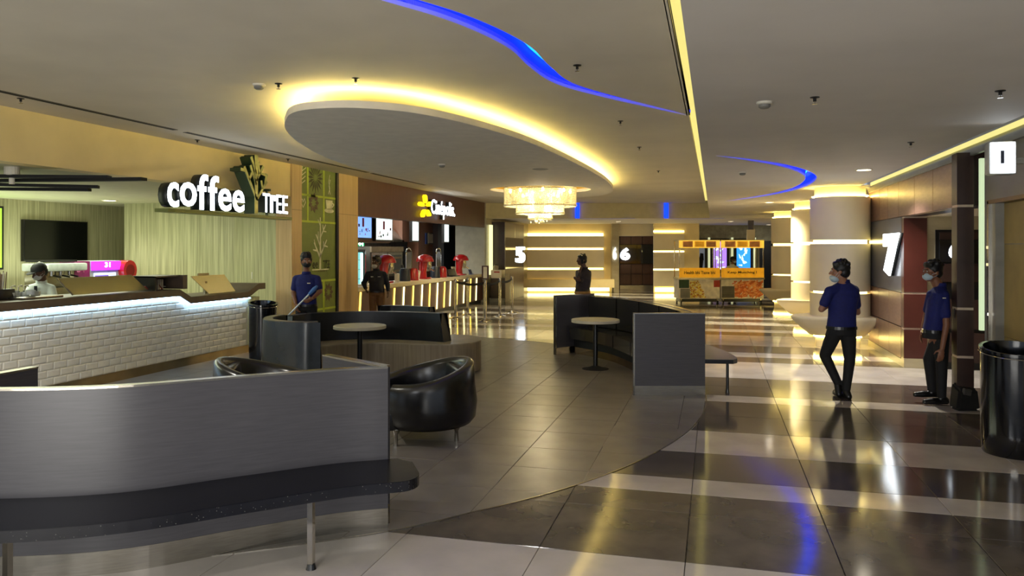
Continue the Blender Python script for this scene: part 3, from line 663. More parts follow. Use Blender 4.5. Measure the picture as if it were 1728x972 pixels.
CHAMP = mat('champagne_steel', (176, 170, 134), .3, metal=.6, scale=2, var=.02)
t, L, h = slanted('splash_guard', 'long slanted champagne metal splash guard on the bar', 'screen', 123, 249, 469, 498, CHAMP, .12, top_in=(-.12, .18))
bm = bmesh.new(); tube(bm, [(.01, -.01, 0), (-.11, -.14, h)], .01, 8); obj('edge_rail', bm, STEEL, t)
t, L, h = slanted('slanted_display', 'slanted olive metal display over the lower bar section', 'screen', 355, 399, 465, 497.5, CHAMP, .1, x0=VC - .2, top_in=(-.36, .2))
bm = bmesh.new(); bx(bm, -.12, -.1, -.3 + .13, -.3 + .4, h, h + .04); obj('handle', bm, STEEL, t); bm = bmesh.new(); bx(bm, -.1, -.06, -.05, .0, -.02, h * .7); obj('support', bm, STEEL, t)
t = thing('raised_bar_box', 'open dark box frame standing on the bar, holding papers', 'box', (VC - .3, U(262, VC - .3), 1.19)); a, b = U(262, VC), U(311.5, VC); z1 = ZA(465, 290, VC)
box('shell', VC - .5, VC - .47, a, b, 1.19, z1, BLACK, t); box('shell_top', VC - .5, VC, a, b, z1 - .02, z1, CAPB, t); box('end_post', VC - .5, VC + .05, b - .1, b, 1.19, z1, CAPB, t); box('side', VC - .5, VC, a, a + .02, 1.19, z1, BLACK, t)
for k, px in enumerate((286, 289, 293)): box('paper_stack', VC - .4, VC - .2, U(px, VC), U(px + 1.6, VC), 1.19, z1 - .06, PAPER, t)
t = thing('napkin_stack', 'crumpled napkins and small cards at the right of the metal splash guard', 'napkins', (VC - .2, U(258, VC - .2), 1.19))
for k in range(8): bm = bmesh.new(); bx(bm, -.04, .04, -.05, .05, 0, .004, 0, Matrix.Translation((random.uniform(-.05, .05), -.2 + k * .06, .03 + .01 * (k % 3))) @ Matrix.Rotation(random.uniform(-.9, .9), 4, 'X') @ Matrix.Rotation(random.uniform(-1, 1), 4, 'Z')); obj('napkin', bm, PAPER if k % 3 else mat('red_print', (150, 60, 50), .6), t)
sw = tag(box('wall_switch', -8.9, -8.88, 13.38, 13.46, 1.2, 1.34, PAPER), 'small white switch on the striped veneer side wall', 'switch'); sw.location = (0, 0, 0)

# ================================================================ SNACK BAR
uc0, uc1 = u602, U(818, VL)
zf = 2.52
struct(box('wall_left', VL - .2, VL, uc0, uc1, zf, ZL, WOODB))
struct(box('wall_back', VL - 4.6, VL - 4.45, uc0 - 1.5, 34, 0, 3.1, mat('snack_wall', (140, 132, 116), .6)))
struct(box('ceiling', VL - 4.6, VL - .2, uc0 - 1.5, 34, 3.1, 3.15, CEIL))
struct(box('wall_side', VL - 4.6, VL - .32, uc0 - 1.6, uc0 - 1.5, 0, 3.1, WOODG))
struct(box('wall_side', VL - 4.6, VL - .2, 33.9, 34, 0, 3.1, WOODB))
struct(box('wall_side', VL - 1.05, VL, uc1, uc1 + .2, 0, ZL, mat('grey_plaster', (186, 186, 172), .6, var=.03)))
sg2 = thing('cinema_sign', 'lit white cinema name with yellow star on the brown fascia', 'sign', (VL + .02, U(735, VL), 3.0))
S2 = Matrix.Translation(-sg2.location)
a, b = U(721.5, VL), U(761.5, VL); zc = ZA(363, 740, VL)
text('letter_body', 'Cinépolis.', SIDE, sg2, S2 @ frameL(Vector((VL, a, zc - .12))), b - a, .52, .1, .006)
text('letter_face', 'Cinépolis.', E_WHITE, sg2, S2 @ frameL(Vector((VL + .1, a, zc - .12))), b - a, .52, .02, .006)
YS = E('yellow_sign', (255, 225, 20), .6)
us = U(714, VL); zs = ZA(349, 714, VL)
for k in range(5):
    an = math.pi / 2 + k * 2 * math.pi / 5 + .12; d = Vector((math.cos(an), math.sin(an))); q = Vector((-d.y, d.x)); o_ = Vector((us, zs))
    poly = [o_ + d * .10 - q * .01, o_ + d * .17 - q * .055, o_ + d * .31 - q * .06, o_ + d * .35 + q * .01, o_ + d * .3 + q * .05, o_ + d * .14 + q * .03]
    bm = bmesh.new(); prism(bm, [((p.x - us) * 1.35, (p.y - zs) * .92) for p in poly], 0, .09, S2 @ frameL(Vector((VL + .02, us, zs)))); obj('star_point', bm, YS, sg2)
# counter
sb = thing('snack_counter', 'long brown snack counter with gold light strips and cream top', 'counter', (VL, 20, 0))
box('body', VL - .6, VL - .01, uc0, U(815, VL), .1, .87, WOODB, sb); box('kick', VL - .6, VL - .08, uc0, U(815, VL), 0, .1, BLACK, sb)
box('worktop', VL - .65, VL + .05, uc0, U(815, VL) + .1, .87, .965, CREAM, sb, .006)
LK = [607.5, 643, 665, 681, 697, 712, 725, 738, 750, 760, 771.5, 783, 794, 804]
for k, px in enumerate(LK):
    uu = U(px, VL); bm = bmesh.new(); p = [(uu - .02 - .06, .12), (uu + .05 - .06, .12), (uu + .07, .85), (uu, .85)]
    prism(bm, [(y - 20, z) for y, z in p], -.004, .006, Matrix(((0, 0, 1, 0), (1, 0, 0, 0), (0, 1, 0, 0), (0, 0, 0, 1)))); obj('light_strip', bm, E_GOLD if k % 2 == 0 else E_WARML, sb)
# menu screens hung behind the fascia
vm = VL - .9
def lightbox(px0, px1, y0, y1, lab, m, group=None, vv=vm):
    a, b, z0, z1 = U(px0, vv), U(px1, vv), ZA(y1, (px0 + px1) / 2, vv), ZA(y0, (px0 + px1) / 2, vv)
    t = thing('menu_screen', lab, 'screen', (vv, a, z0), 0, group); box('casing', vv - .08, vv, a - .04, b + .04, z0 - .04, z1 + .04, BLACK, t); box('lit_face', vv, vv + .006, a, b, z0, z1, m, t)
    for j in range(2): box('hanger', vv - .06, vv - .04, a + .1 + j * (b - a - .2), a + .13 + j * (b - a - .2), z1 + .04, 3.1, BLACK, t)
    return t, a, b, z0, z1
Mb, Mw = E('screen_blue', (120, 165, 255), .55), E('screen_white', (225, 245, 245), .7)
for px0, px1, y0, y1, lab, m in ((600, 626.5, 361, 401, 'blue lit menu screen, leftmost over the snack counter', Mb), (635, 661.5, 367, 404.5, 'white lit menu screen right of the blue one', Mw)):
    t, a, b, z0, z1 = lightbox(px0, px1, y0, y1, lab, m)
    for k in range(9): yy, zz = random.uniform(a + .1, b - .15), random.uniform(z0 + .05, z1 - .3); box('picture', vm + .006, vm + .008, yy, yy + random.uniform(.03, .1), zz, zz + random.uniform(.03, .08), (mat('pink_spot', (190, 60, 90), .6), mat('dark_spot', (70, 70, 80), .6), mat('tan_spot', (170, 140, 110), .6))[k % 3], t)
    box('picture', vm + .006, vm + .008, a + (b - a) * .4, a + (b - a) * .52, z1 - .32, z1 - .1, MATS['pink_spot'], t)
lightbox(696, 706, 374, 406, 'narrow lit menu panel left of the brown cabinet wall', Mw); lightbox(750, 757, 378, 408, 'small lit menu panel near the plaster wall', Mw)
bk = thing('bulkhead_shelf', 'brown shelf housing under the snack menu screens', 'shelf', (vm - .3, uc0, 2)); box('panel', vm - .35, vm - .1, uc0 - .3, U(664, vm), ZA(410, 640, vm), ZA(362, 640, vm), WOODB, bk)
v2 = VL - 2.3
def UZ(px0, px1, y0, y1, vv): m_ = (px0 + px1) / 2; return U(px0, vv), U(px1, vv), ZA(y1, m_, vv), ZA(y0, m_, vv)
a, b, z0, z1 = UZ(679, 696, 372, 408, v2); t = thing('wall_cabinet', 'narrow brown overhead cabinet behind the snack counter', 'cabinet', (v2, a, z0)); box('body', v2 - .4, v2, a, b, z0, 3.1, WOODB, t)
a, b, z0, z1 = UZ(706, 737, 375, 460, v2); t = thing('cabinet_wall', 'tall reddish brown cabinet wall behind the snack counter', 'cabinet', (v2, a, 0)); box('body', v2 - .4, v2, a, b, 0, 3.1, mat('reddish_veneer', (134, 92, 70), .4, scale=4, stretch=(8, 8, .3), col2=(150, 106, 82)), t)
pb = thing('notice_board', 'framed notice on the reddish brown cabinet wall', 'notice', (v2, 0, 0)); a, b, z0, z1 = UZ(722, 732, 393, 412, v2 + .04); box('frame', v2, v2 + .03, a, b, z0, z1, STEEL, pb); box('sheet', v2 + .03, v2 + .034, a + .06, b - .06, z0 + .04, z1 - .04, PAPER, pb); a, b, z0, z1 = UZ(719, 722.5, 393, 412, v2 + .04); box('blue_edge', v2, v2 + .03, a, b - .02, z0, z1, mat('blue_card', (50, 80, 160), .5), pb)
a, b, z0, z1 = UZ(739, 749, 376, 462, v2 + .2); t = thing('dark_column', 'dark brown column right of the reddish cabinet wall', 'column', (v2, a, 0)); box('shaft', v2 - .2, v2 + .2, a, b, 0, 3.1, WOODD, t)
a, b, z0, z1 = UZ(750, 768, 404, 465, VL - 3.4); t = thing('service_door', 'dark open service doorway behind the snack counter', 'door', (VL - 3.4, a, 0)); box('leaf', VL - 3.45, VL - 3.4, a - .4, b, 0, 2.2, BLACKM, t); box('frame', VL - 3.46, VL - 3.38, b, b + .08, 0, 2.25, WOODD, t)
# extractor hood
a, b, z0, z1 = UZ(664, 682, 378, 408, v2); t = thing('extractor_hood', 'grey steel extractor hood behind the menu screens', 'hood', (v2, a, z0)); L = b - a
bm = bmesh.new(); P0 = [(-.8, 0), (0, 0), (0, L), (-.8, L)]; A = [bm.verts.new((x, y, 0)) for x, y in P0]; B = [bm.verts.new((x, y, .06)) for x, y in P0]; D = [bm.verts.new((-.6 + (x + .6) * .3, L * .1 + y * .3, .6)) for x, y in P0]; G = [bm.verts.new((q.co.x, q.co.y, 1.1)) for q in D]
for X_, Y_ in ((A, B), (B, D), (D, G)):
    for i in range(4): bm.faces.new((X_[i], X_[(i + 1) % 4], Y_[(i + 1) % 4], Y_[i]))
bm.faces.new(A[::-1]); bm.faces.new(G); obj('canopy', bm, STEEL, t)
# fridges
v3 = VL - 1.9
a, b, z0, z1 = UZ(590, 619, 421, 490, v3); t = thing('drinks_fridge', 'lit upright drinks fridge behind the snack counter at its left end', 'fridge', (v3, a, 0))
box('cabinet', v3 - .6, v3 - .04, a, b, 0, z1, mat('fridge_grey', (60, 66, 68), .4), t); box('lit_interior', v3 - .04, v3 - .03, a + .08, b - .2, .3, z1 - .08, E('fridge_glow', (120, 200, 205), .4), t); box('light_tube', v3 - .03, v3 - .01, b - .34, b - .22, .35, z1 - .1, E('fridge_tube', (190, 255, 245), 1.2), t)
for k in range(5): box('shelf', v3 - .03, v3 - .005, a + .08, b - .36, .45 + k * .26, .46 + k * .26, STEEL, t)
box('door_frame', v3 - .02, v3, b - .12, b - .05, .2, z1 - .04, CHROME, t)
ex = thing('exit_sign', 'green lit emergency exit sign above the drinks fridge', 'sign', (v3, a, 2)); a, b, z0, z1 = UZ(603, 617, 407, 416, v3 + .1); box('casing', v3, v3 + .06, a, b, z0, z1, BLACK, ex); box('lit_face', v3 + .06, v3 + .065, a + .01, b - .01, z0 + .01, z1 - .01, E('exit_green', (10, 170, 90), .5), ex)
flat('arrow', [[(0, .0), (.12, .06), (.12, .02), (.22, .02), (.22, -.02), (.12, -.02), (.12, -.06)], [(.26, -.06), (.3, -.06), (.3, .06), (.26, .06)]], E_WHITE, ex, frameL(Vector((v3 + .066, a + .12, (z0 + z1) / 2)))); box('hanger', v3 + .02, v3 + .04, (a + b) / 2, (a + b) / 2 + .02, z1, 3.1, BLACK, ex)
a, b, z0, z1 = UZ(627, 681, 416, 480, v3); t = thing('glass_fridge', 'two door steel and glass display fridge behind the standing man', 'fridge', (v3, a, 0)); box('cabinet', v3 - .7, v3 - .05, a, b, 0, z1, mat('fridge_steel', (120, 118, 108), .4, metal=.5), t); box('header', v3 - .05, v3, a, b, z1 - .16, z1, mat('fridge_head', (140, 128, 104), .5), t)
m_ = (a + b) / 2
for q0, q1 in ((a + .04, m_ - .02), (m_ + .02, b - .04)):
    d_ = box('door', v3 - .05, v3 - .02, q0, q1, .3, z1 - .18, STEEL, t); box('pane', v3 - .02, v3 - .015, q0 + .08, q1 - .08, .4, z1 - .26, GLASSB, d_); box('handle', v3 - .015, v3 + .02, q1 - .05, q1 - .03, .9, 1.3, CHROME, d_)
for k in range(6): box('shelf_row', v3 - .014, v3 - .01, a + .14 if k % 2 else m_ + .12, (m_ - .1) if k % 2 else b - .14, .7 + .2 * k, .76 + .2 * k, mat('packets', (120, 110, 90), .6), t)
# poster of plaster wall: small light reflection omitted.  Red mixers on the counter
def slush(px, ys, yb, lab):
    vv = VL - .28; p = Vector((vv, U(px, vv), .965)); h = ZA(ys, px, vv) - .965; t = thing('popcorn_dispenser', lab, 'dispenser', p)
    bm = bmesh.new(); bx(bm, -.16, .16, -.17, .17, 0, .05, .02); obj('base', bm, RED, t, True)
    bm = bmesh.new(); tube(bm, [(-.02, -.05, .04), (-.02, -.07, h * .3), (-.02, -.03, h * .62), (-.02, 0, h * .8)], [.11, .10, .12, .13], 16); obj('neck', bm, RED, t, True)
    bm = bmesh.new(); lathe(bm, [(0, h), (.09, h * .985), (.2, h * .9), (.25, h * .76), (.25, h * .7), (0, h * .7)], n=24, cy=.05); obj('bowl', bm, RED, t, True)
    bm = bmesh.new(); lathe(bm, [(0, h * .3), (.10, h * .32), (.13, h * .5), (.13, h * .7), (0, h * .7)], n=20, cy=.2); obj('hopper', bm, CHROME, t, True)
    bm = bmesh.new(); tube(bm, [(.1, .2, h * .4), (.2, .24, h * .32)], .02, 8); obj('spout', bm, CHROME, t)
    return t
slush(650, 429, 470, 'red and chrome dispensing machine beside the man in navy, leftmost of three'); slush(716, 429, 467, 'red and chrome dispensing machine in the middle of the snack counter'); slush(777, 429, 463, 'red and chrome dispensing machine before the pale plaster wall')
def arch(px, lab):
    vv = VL - .25; p = Vector((vv, U(px, vv), .965)); h = ZA(419, px, vv) - .965; t = thing('cup_dispenser', lab, 'dispenser', p)
    bm = bmesh.new(); w_ = .19; pts = [(0, -w_, .03)] + [(0, -w_, h - .2)] + [(0, -w_ * math.cos(a / 8 * math.pi), h - .15 + .15 * math.sin(a / 8 * math.pi)) for a in range(9)] + [(0, w_, h - .2), (0, w_, .03)]; tube(bm, pts, .018, 8); obj('tube_frame', bm, CHROME, t, True)
    bm = bmesh.new(); bx(bm, -.005, .005, -w_ + .02, w_ - .02, .05, h - .1); obj('pane', bm, mat('smoky_pane', (60, 60, 62), .15), t)
    bm = bmesh.new(); lathe(bm, [(0, 0), (.15, 0), (.13, .28), (.1, .33), (0, .33)], n=16, cy=-.28); obj('dark_tub', bm, mat('navy_plastic', (24, 28, 46), .4), t, True)
    bm = bmesh.new(); lathe(bm, [(0, 0), (.16, 0), (.15, .25), (.1, .32), (0, .33)], n=16, cy=.26); obj('red_tub', bm, RED, t, True)
arch(690, 'chrome arched dispenser with navy and red tubs, left of two'); arch(740, 'chrome arched dispenser with navy and red tubs, right of two')
for px, nm, lab, m, sz in ((670, 'coffee_tap', 'white coffee tap unit on the snack counter', PAPER, (.08, .1, .22)), (704, 'cup_stack', 'fan of paper cups by the middle red machine', PAPER, (.08, .12, .24)), (762, 'till', 'dark cash till on the snack counter', BLACK, (.16, .34, .22)), (769, 'card_stand', 'white card stand before the plaster wall', PAPER, (.03, .16, .3)), (795, 'card_reader', 'small blue card reader near the end of the counter', mat('navy_card', (40, 60, 110), .4), (.05, .12, .17)), (615, 'tissue_box', 'small white box at the left end of the snack counter', PAPER, (.1, .12, .1))):
    vv = VL - .2; t = thing(nm, lab, nm.replace('_', ' '), (vv, U(px, vv), .965)); bm = bmesh.new(); x, y, z = sz; prism(bm, [(-x, -y), (x, -y), (x, y), (-x, y)], 0, .02); obj('base', bm, m, t)
    bm = bmesh.new()
    if nm in ('till', 'card_stand', 'card_reader'): bx(bm, -x * .3, x * .3, -y, y, .02, z, .01, Matrix.Rotation(math.radians(-18), 4, 'Y'))
    elif nm == 'cup_stack':
        for k in range(4): tube(bm, [(0, -.1 + .05 * k, .02), (0, -.16 + .1 * k, z)], [.035, .045], 12)
    else: bx(bm, -x * .6, x * .6, -y * .6, y * .6, .02, z, .02)
    obj('body', bm, m, t, True)
# stanchions
pts = []
for px, py, lab in ((769, 537, 'chrome queue post, nearest the gold strips'), (789.5, 531.5, 'chrome queue post, second from the left'), (819, 541.5, 'chrome queue post in the middle, carrying a menu stand'), (843.6, 533.5, 'chrome queue post before the cream desk'), (864.4, 527.5, 'chrome queue post, rightmost of five')):
    p = PW(px, py); t = thing('queue_post', lab, 'barrier post', p, 0, 'queue posts by the snack counter'); pts.append(p)
    obj('base', lathe(bmesh.new(), [(0, 0), (.17, 0), (.165, .012), (.04, .045), (.03, .06), (0, .06)], n=28), CHROME, t, True)
    obj('post', lathe(bmesh.new(), [(0, .05), (.033, .05), (.033, .94), (0, .94)], n=18), CHROME, t, True)
    obj('cap', lathe(bmesh.new(), [(0, .94), (.038, .94), (.038, 1.0), (.03, 1.02), (0, 1.02)], n=18), CHROME, t, True)
for i, j, lab in ((0, 2, 'black belt between the left and middle queue posts'), (1, 0, 'black belt between the two left queue posts'), (2, 3, 'black belt from the middle post towards the desk'), (3, 4, 'black belt between the two right queue posts')):
    a, b = pts[i], pts[j]; bm = bmesh.new(); P = [a.lerp(b, .05 + .9 * k / 10) for k in range(11)]; d = (b - a).normalized(); nn = Vector((-d.y, d.x, 0)) * .003
    rows = [[bm.verts.new(p + nn * s + Vector((0, 0, z - .05 * math.sin(k / 10 * math.pi)))) for s, z in ((1, .91), (-1, .91), (-1, .97), (1, .97))] for k, p in enumerate(P)]
    for r0, r1 in zip(rows, rows[1:]):
        for q in range(4): bm.faces.new((r0[q], r0[(q + 1) % 4], r1[(q + 1) % 4], r1[q]))
    tag(obj('queue_belt', bm, BLACKM), lab, 'belt', 'belts of the queue posts')
t = thing('menu_stand', 'small framed sign standing on top of the middle queue post', 'sign', pts[2] + Vector((0, 0, 1.02))); bm = bmesh.new(); bx(bm, -.09, .09, -.01, .01, .02, .36); obj('frame', bm, WOODR, t); bm = bmesh.new(); bx(bm, -.05, .05, -.013, -.01, .05, .33); obj('sheet', bm, PAPER, t); bm = bmesh.new(); tube(bm, [(0, 0, 0), (0, 0, .03)], .02, 8); obj('stem', bm, CHROME, t)
# reception desk
p = PW(822, 511); vd = p.x
dk = thing('reception_desk', 'small desk with brown front and cream upper box by the stone wall', 'desk', (p.x, p.y, 0)); f = lambda px, py: None
q0, q1 = PW(824, 509), PW(862, 507)
box('front', q0.x + .09, q1.x, q0.y, q0.y + .5, .12, .8, WOODD, dk) ; box('plinth', q0.x + .03, q1.x - .03, q0.y + .03, q0.y + .47, 0, .12, STONEG, dk); box('cream_top', q0.x + .09, q1.x - .12, q0.y, q0.y + .45, .8, 1.08, CREAM, dk, .01); box('side_panel', q1.x, q1.x + .03, q0.y, q0.y + .5, 0, .95, VEN, dk)
box('red_label', q0.x + .2, q0.x + .4, q0.y - .004, q0.y, .99, 1.03, RED, dk)
jr = thing('glass_jar', 'small glass jar on the cream top of the reception desk', 'jar', (q0.x + .2, q0.y + .25, 1.08)); obj('body', lathe(bmesh.new(), [(0, 0), (.08, 0), (.09, .12), (.06, .16), (0, .16)], n=16), STONE, jr, True); obj('lid', lathe(bmesh.new(), [(.065, .16), (.065, .19), (0, .19)], n=16), BLACK, jr)
# ---- wall beyond the snack bar
ue2 = U(885, VL)
struct(box('wall_left', VL - .2, VL, uc1 + .2, ue2 + 1.2, 0, ZL, STONE))
for k in range(1, 4): struct(box('trim_6', VL, VL + .004, uc1 + .2, ue2, .72 * k, .72 * k + .006, STONEG))
uv0 = U(852, VL + .45); uv1 = U(884, VL + .45)
gp = thing('screen_entrance', 'dark wood portal with black glass and lit number 5, end of left wall', 'doorway', (VL, uv0, 0))
box('lower_panel', VL, VL + .45, uv0, uv1, 0, 1.1, WOODB, gp); box('upper_panel', VL, VL + .45, uv0, uv1, 2.2, 2.72, WOODB, gp); box('glass', VL, VL + .44, uv0 + .02, uv1, 1.1, 2.2, GLASSB, gp)
box('edge_post', VL, VL + .47, uv0 - .1, uv0, 0, 2.74, WOODD, gp); box('joint', VL + .45, VL + .454, (uv0 + uv1) / 2, (uv0 + uv1) / 2 + .03, 2.2, 2.72, STEEL, gp)
box('light_tube', VL + .02, VL + .10, uv0 - .5, uv0 - .3, ZA(461, 848, VL), ZA(382, 848, VL), E('pale_tube', (225, 225, 170), .6), gp)
text('lit_number', '5', E_WHITE, gp, Matrix.Translation(-gp.location) @ frameL(Vector((VL + .46, uv1 - 1.0, 1.28))), .98, .6, .06, .03)

# ================================================================ FAR END  (back wall facing the viewer)
YB = 31.8     # metres ahead of the viewpoint, measured square to the view
def back(px, py, Yd=YB): return cw((px - 864) / F * Yd, Yd, HC + (HY - py) / F * Yd)
FAR = thing('far_origin', '', '', (0, 0, 0)); bpy.data.objects.remove(FAR)
def panelv(name, px0, px1, z0, z1, Yd, m, thick=.1, parent=None, bm=None, front=0):
    """upright slab square to the view axis, real thickness behind its face"""
    A = cw((px0 - 864) / F * Yd, Yd - front); B = cw((px1 - 864) / F * Yd, Yd - front); n_ = cw(0, 1) * thick
    b_ = bm or bmesh.new(); P = [A, B, B + n_, A + n_]; o_ = parent.location if parent else Vector((0, 0, 0))
    prism(b_, [(p.x - o_.x, p.y - o_.y) for p in P], z0 - o_.z, z1 - o_.z)
    return b_ if bm is not None else obj(name, b_, m, parent)
HZ = ZR - .1
zt = lambda py, Yd=YB: HC + (HY - py) / F * Yd
# banded wall
struct(panelv('wall_back', 872, 1031, 0, HZ, YB + .1, YEL))
bw = thing('banded_wall_panel', 'pale yellow wall panelling with glowing horizontal slots and a floating ledge', 'wall panel', cw(.5, YB, 0))
for y0, y1 in ((398.5, 417.5), (422, 451), (455.5, 470)):
    panelv('panel', 878, 1019, zt(y1), zt(y0), YB, CREAM, .12, bw, front=.1)
for y0, y1 in ((393.5, 398.5), (418.5, 421.5), (452, 455)):
    panelv('light_slot', 878, 1018, zt(y1), zt(y0), YB, E_WARML, .02, bw, front=.02)
panelv('ledge', 872, 1033, zt(484), zt(470.5), YB, YEL, .5, bw, front=.7)
panelv('under_light', 874, 1028, .05, zt(485), YB, E('under_glow', (255, 242, 170), 1.5), .02, bw, front=.05)
struct(panelv('wall_back', 1031, 1043, 0, HZ, YB, STONE, .5, front=.3))
# doorway 6
dw = thing('screen_doorway', 'recessed cinema doorway with dark glass and a lit number 6', 'doorway', cw(5, YB, 0))
panelv('back_panel', 1040, 1108, 0, zt(396), YB + 1.0, WOODD, .1, dw)
for i in range(3):
    for y0, y1 in ((398, 412), (446, 462), (463, 480)):
        panelv('panel', 1046.5 + i * 19, 1064.5 + i * 19, zt(y1, YB + .9), zt(y0, YB + .9), YB + .9, WOODB, .06, dw)
for i in range(2): panelv('glass', 1046 + i * 29, 1074.4 + i * 29, zt(445, YB + .9), zt(413, YB + .9), YB + .9, GLASSB, .06, dw, front=.02)
panelv('lintel', 1040, 1104, zt(398), HZ, YB, CREAM, .9, dw); panelv('jamb', 1040, 1044, 0, zt(398), YB, STEEL, .9, dw)
d_ = panelv('step_plate', 1046, 1103, 0, .25, YB + .8, STEEL, .05, dw)
A = back(1046.5, 439, YB + .8)
text('lit_number', '6', E_WHITE, dw, Matrix.Translation(-dw.location) @ Matrix.Translation(A) @ Matrix.Rotation(TH, 4, 'Z') @ frameB((0, 0, 0)), .42, .53, .06, .05)
A = back(1034.5, 438, YB - .32); t = thing('side_number', 'edge of a lit white numeral on the stone pier left of the doorway 6', 'sign', A); text('lit_number', '6', E_WHITE, t, Matrix.Rotation(TH, 4, 'Z') @ frameB((0, 0, 0)), .14, .5, .04, .05)
# cream banded wall right of the doorway
for nm, px0, px1, Yd in (('b', 1103, 1180, YB - .6),):
    struct(panelv('wall_back', px0, px1, 0, HZ, Yd + .12, YEL)); bp2 = thing('banded_wall_panel', 'cream banded wall panelling with thin light slots between doorway 6 and the food carts', 'wall panel', cw(6.5, Yd, 0))
    for y0, y1 in ((395, 422.5), (426, 452.5), (456, 482)): panelv('panel', px0, px1 - 25, zt(y1), zt(y0), Yd, CREAM, .1, bp2)
    for y0, y1 in ((389.5, 392.5), (423, 425.5), (453, 455.5)): panelv('light_slot', px0, px1 - 25, zt(y1), zt(y0), Yd, E_WARML, .02, bp2, front=-.06)
    panelv('under_light', px0 + 2, px0 + 45, .05, .22, Yd, E('under_glow', (255, 242, 170), 1.5), .02, bp2, front=.02)
# poster wall
YP = 33.5
struct(panelv('wall_back', 1150, 1400, 0, HZ, YP + .1, mat('far_wall_taupe', (156, 150, 122), .5)))
def poster(px0, px1, lab, kind):
    A = cw((px0 - 864) / F * YP, YP, 0); t = thing('film_poster', lab, 'poster', A, TH); W_ = (px1 - px0) / F * YP
    def lb(nm, x0, x1, z0, z1, y, m): bm = bmesh.new(); bx(bm, x0, x1, y - .01, y, z0, z1); return obj(nm, bm, m, t)
    lb('frame', -.12, W_ + .12, .75, 2.25, 0, BLACK)
    if kind == 0:
        lb('print', 0, W_, .9, 2.12, -.01, E('poster_grey', (120, 126, 134), .2))
        bm = bmesh.new()
        for poly in ([(.1, .95), (W_ - .1, .95), (W_ - .06, 1.25), (.5, 1.5), (.3, 1.4), (.06, 1.2)], [(.36, 1.3), (.56, 1.3), (.54, 1.6), (.4, 1.62)]): prism(bm, poly, 0, .004)
        bmesh.ops.transform(bm, matrix=frameB((0, -.02, 0)), verts=bm.verts); obj('figure_shape', bm, BLACKM, t)
    else:
        base, hi = (((150, 110, 235), (190, 225, 255)), ((40, 130, 250), (200, 235, 255)))[kind - 1]
        lb('print', 0, W_, .9, 2.12, -.01, E('poster_base%d' % kind, base, .7)); bm = bmesh.new(); rnd = random.Random(kind)
        for k in range(14):
            x, z = rnd.uniform(.06, W_ - .3), rnd.uniform(.95, 1.9); an = rnd.uniform(0, 6.28); prism(bm, seg((x + .1, z), (x + .1 + .16 * math.cos(an), z + .2 * abs(math.sin(an))), .08, .02), 0, .004)
        bmesh.ops.transform(bm, matrix=frameB((0, -.02, 0)), verts=bm.verts); obj('swirl_shape', bm, E('poster_hi%d' % kind, hi, .8), t)
poster(1166, 1189, 'grey film poster in a black lit frame, leftmost behind the carts', 0); poster(1203, 1226, 'purple and blue glowing film poster behind the carts', 1); poster(1243, 1266, 'bright blue glowing film poster behind the cart attendant', 2)
t = thing('upright_lights', 'pale lit uprights between the film posters', 'light', cw(9, YP, 0))
for px in (1161, 1195, 1234, 1272): panelv('upright', px, px + 3.5, .4, 2.3, YP - .1, E('pale_upright', (200, 205, 160), .4), .03, t)
t = thing('far_doorway', 'dark doorway right of the food carts', 'doorway', cw(10, YP, 0)); panelv('opening', 1280, 1322, 0, 2.15, YP, BLACKM, .1, t, front=.1); panelv('frame', 1278, 1280, 0, 2.2, YP, STEEL, .1, t, front=.12)
t = thing('hanging_post', 'short square post with wooden cap hanging from the far ceiling', 'post', cw((1267 - 864) / F * 28, 28, 2.0)); bm = bmesh.new(); bx(bm, -.14, .14, -.14, .14, .05, .5); obj('shaft', bm, CREAM, t); bm = bmesh.new(); bx(bm, -.1, .1, -.1, .1, .5, HZ - 2.0); obj('cap', bm, WOODD, t)

# ================================================================ RIGHT SIDE
VR = 2.78
uA = 15.3; uB = 12.88        # wood panelled section between the near column and the doorway
# solid wall core
struct(box('wall_right', VR + .06, VR + .3, uB, uA + .4, 0, ZR + .3, WOODD))
struct(box('wall_right', 3.15, 3.4, 15.6, 34, 0, ZR, YEL))
wp = thing('wood_wall_cladding', 'brown wood wall panels with pale joints at the right of the lobby', 'wall panel', (VR, 12, 0))
struct(box('baseboard_right', VR, VR + .07, uB, uA + .2, 0, .11, STONE))
def cladrow(z0, z1, us, m, nm='panel'):
    for a, b in zip(us, us[1:]): box(nm, VR + .0, VR + .06, a + .008, b - .008, z0 + .008, z1 - .008, m, wp)
lo = [uB + .02 + (uA + .1 - uB) * k / 3 for k in range(4)]
cladrow(.11, .6, lo, WOODM); cladrow(.6, 1.13, lo, WOODM)
box('joint', VR + .055, VR + .06, uB, uA + .1, .11, 1.13, mat('pale_joint', (190, 170, 150), .4), wp)
hd = [U(px, VR) for px in (1611, 1574, 1543, 1516, 1498, 1484, 1466)]; hd[0] = 9.75
cladrow(2.29, 2.86, hd, WOODM, 'header_panel'); box('joint', VR + .052, VR + .06, 9.8, uA + .1, 2.29, 2.88, MATS['pale_joint'], wp)
box('glass', VR + .0, VR + .05, uB + .02, uA + .1, 1.13, 2.29, GLASSG, wp)
box('core', VR + .06, VR + .3, 9.72, uB, 2.29, 3.3, WOODD, wp)
struct(box('wall_right', VR + .02, VR + .3, -3, 15.7, 2.9, 3.5, STONEG))
# red brown end pillar
ep = thing('end_pillar', 'red brown panelled end pillar right of the lit sign', 'pillar', (VR, uB, 0))
for z0, z1 in ((.14, .58), (.6, 1.12), (1.14, 2.27)): box('panel', VR, VR + .32, uB - .16, uB, z0 + .004, z1 - .004, WOODR, ep)
box('joint', VR + .005, VR + .315, uB - .15, uB, .1, 2.29, MATS['pale_joint'], ep); box('plinth', VR - .0, VR + .33, uB - .17, uB, 0, .14, STONE, ep)
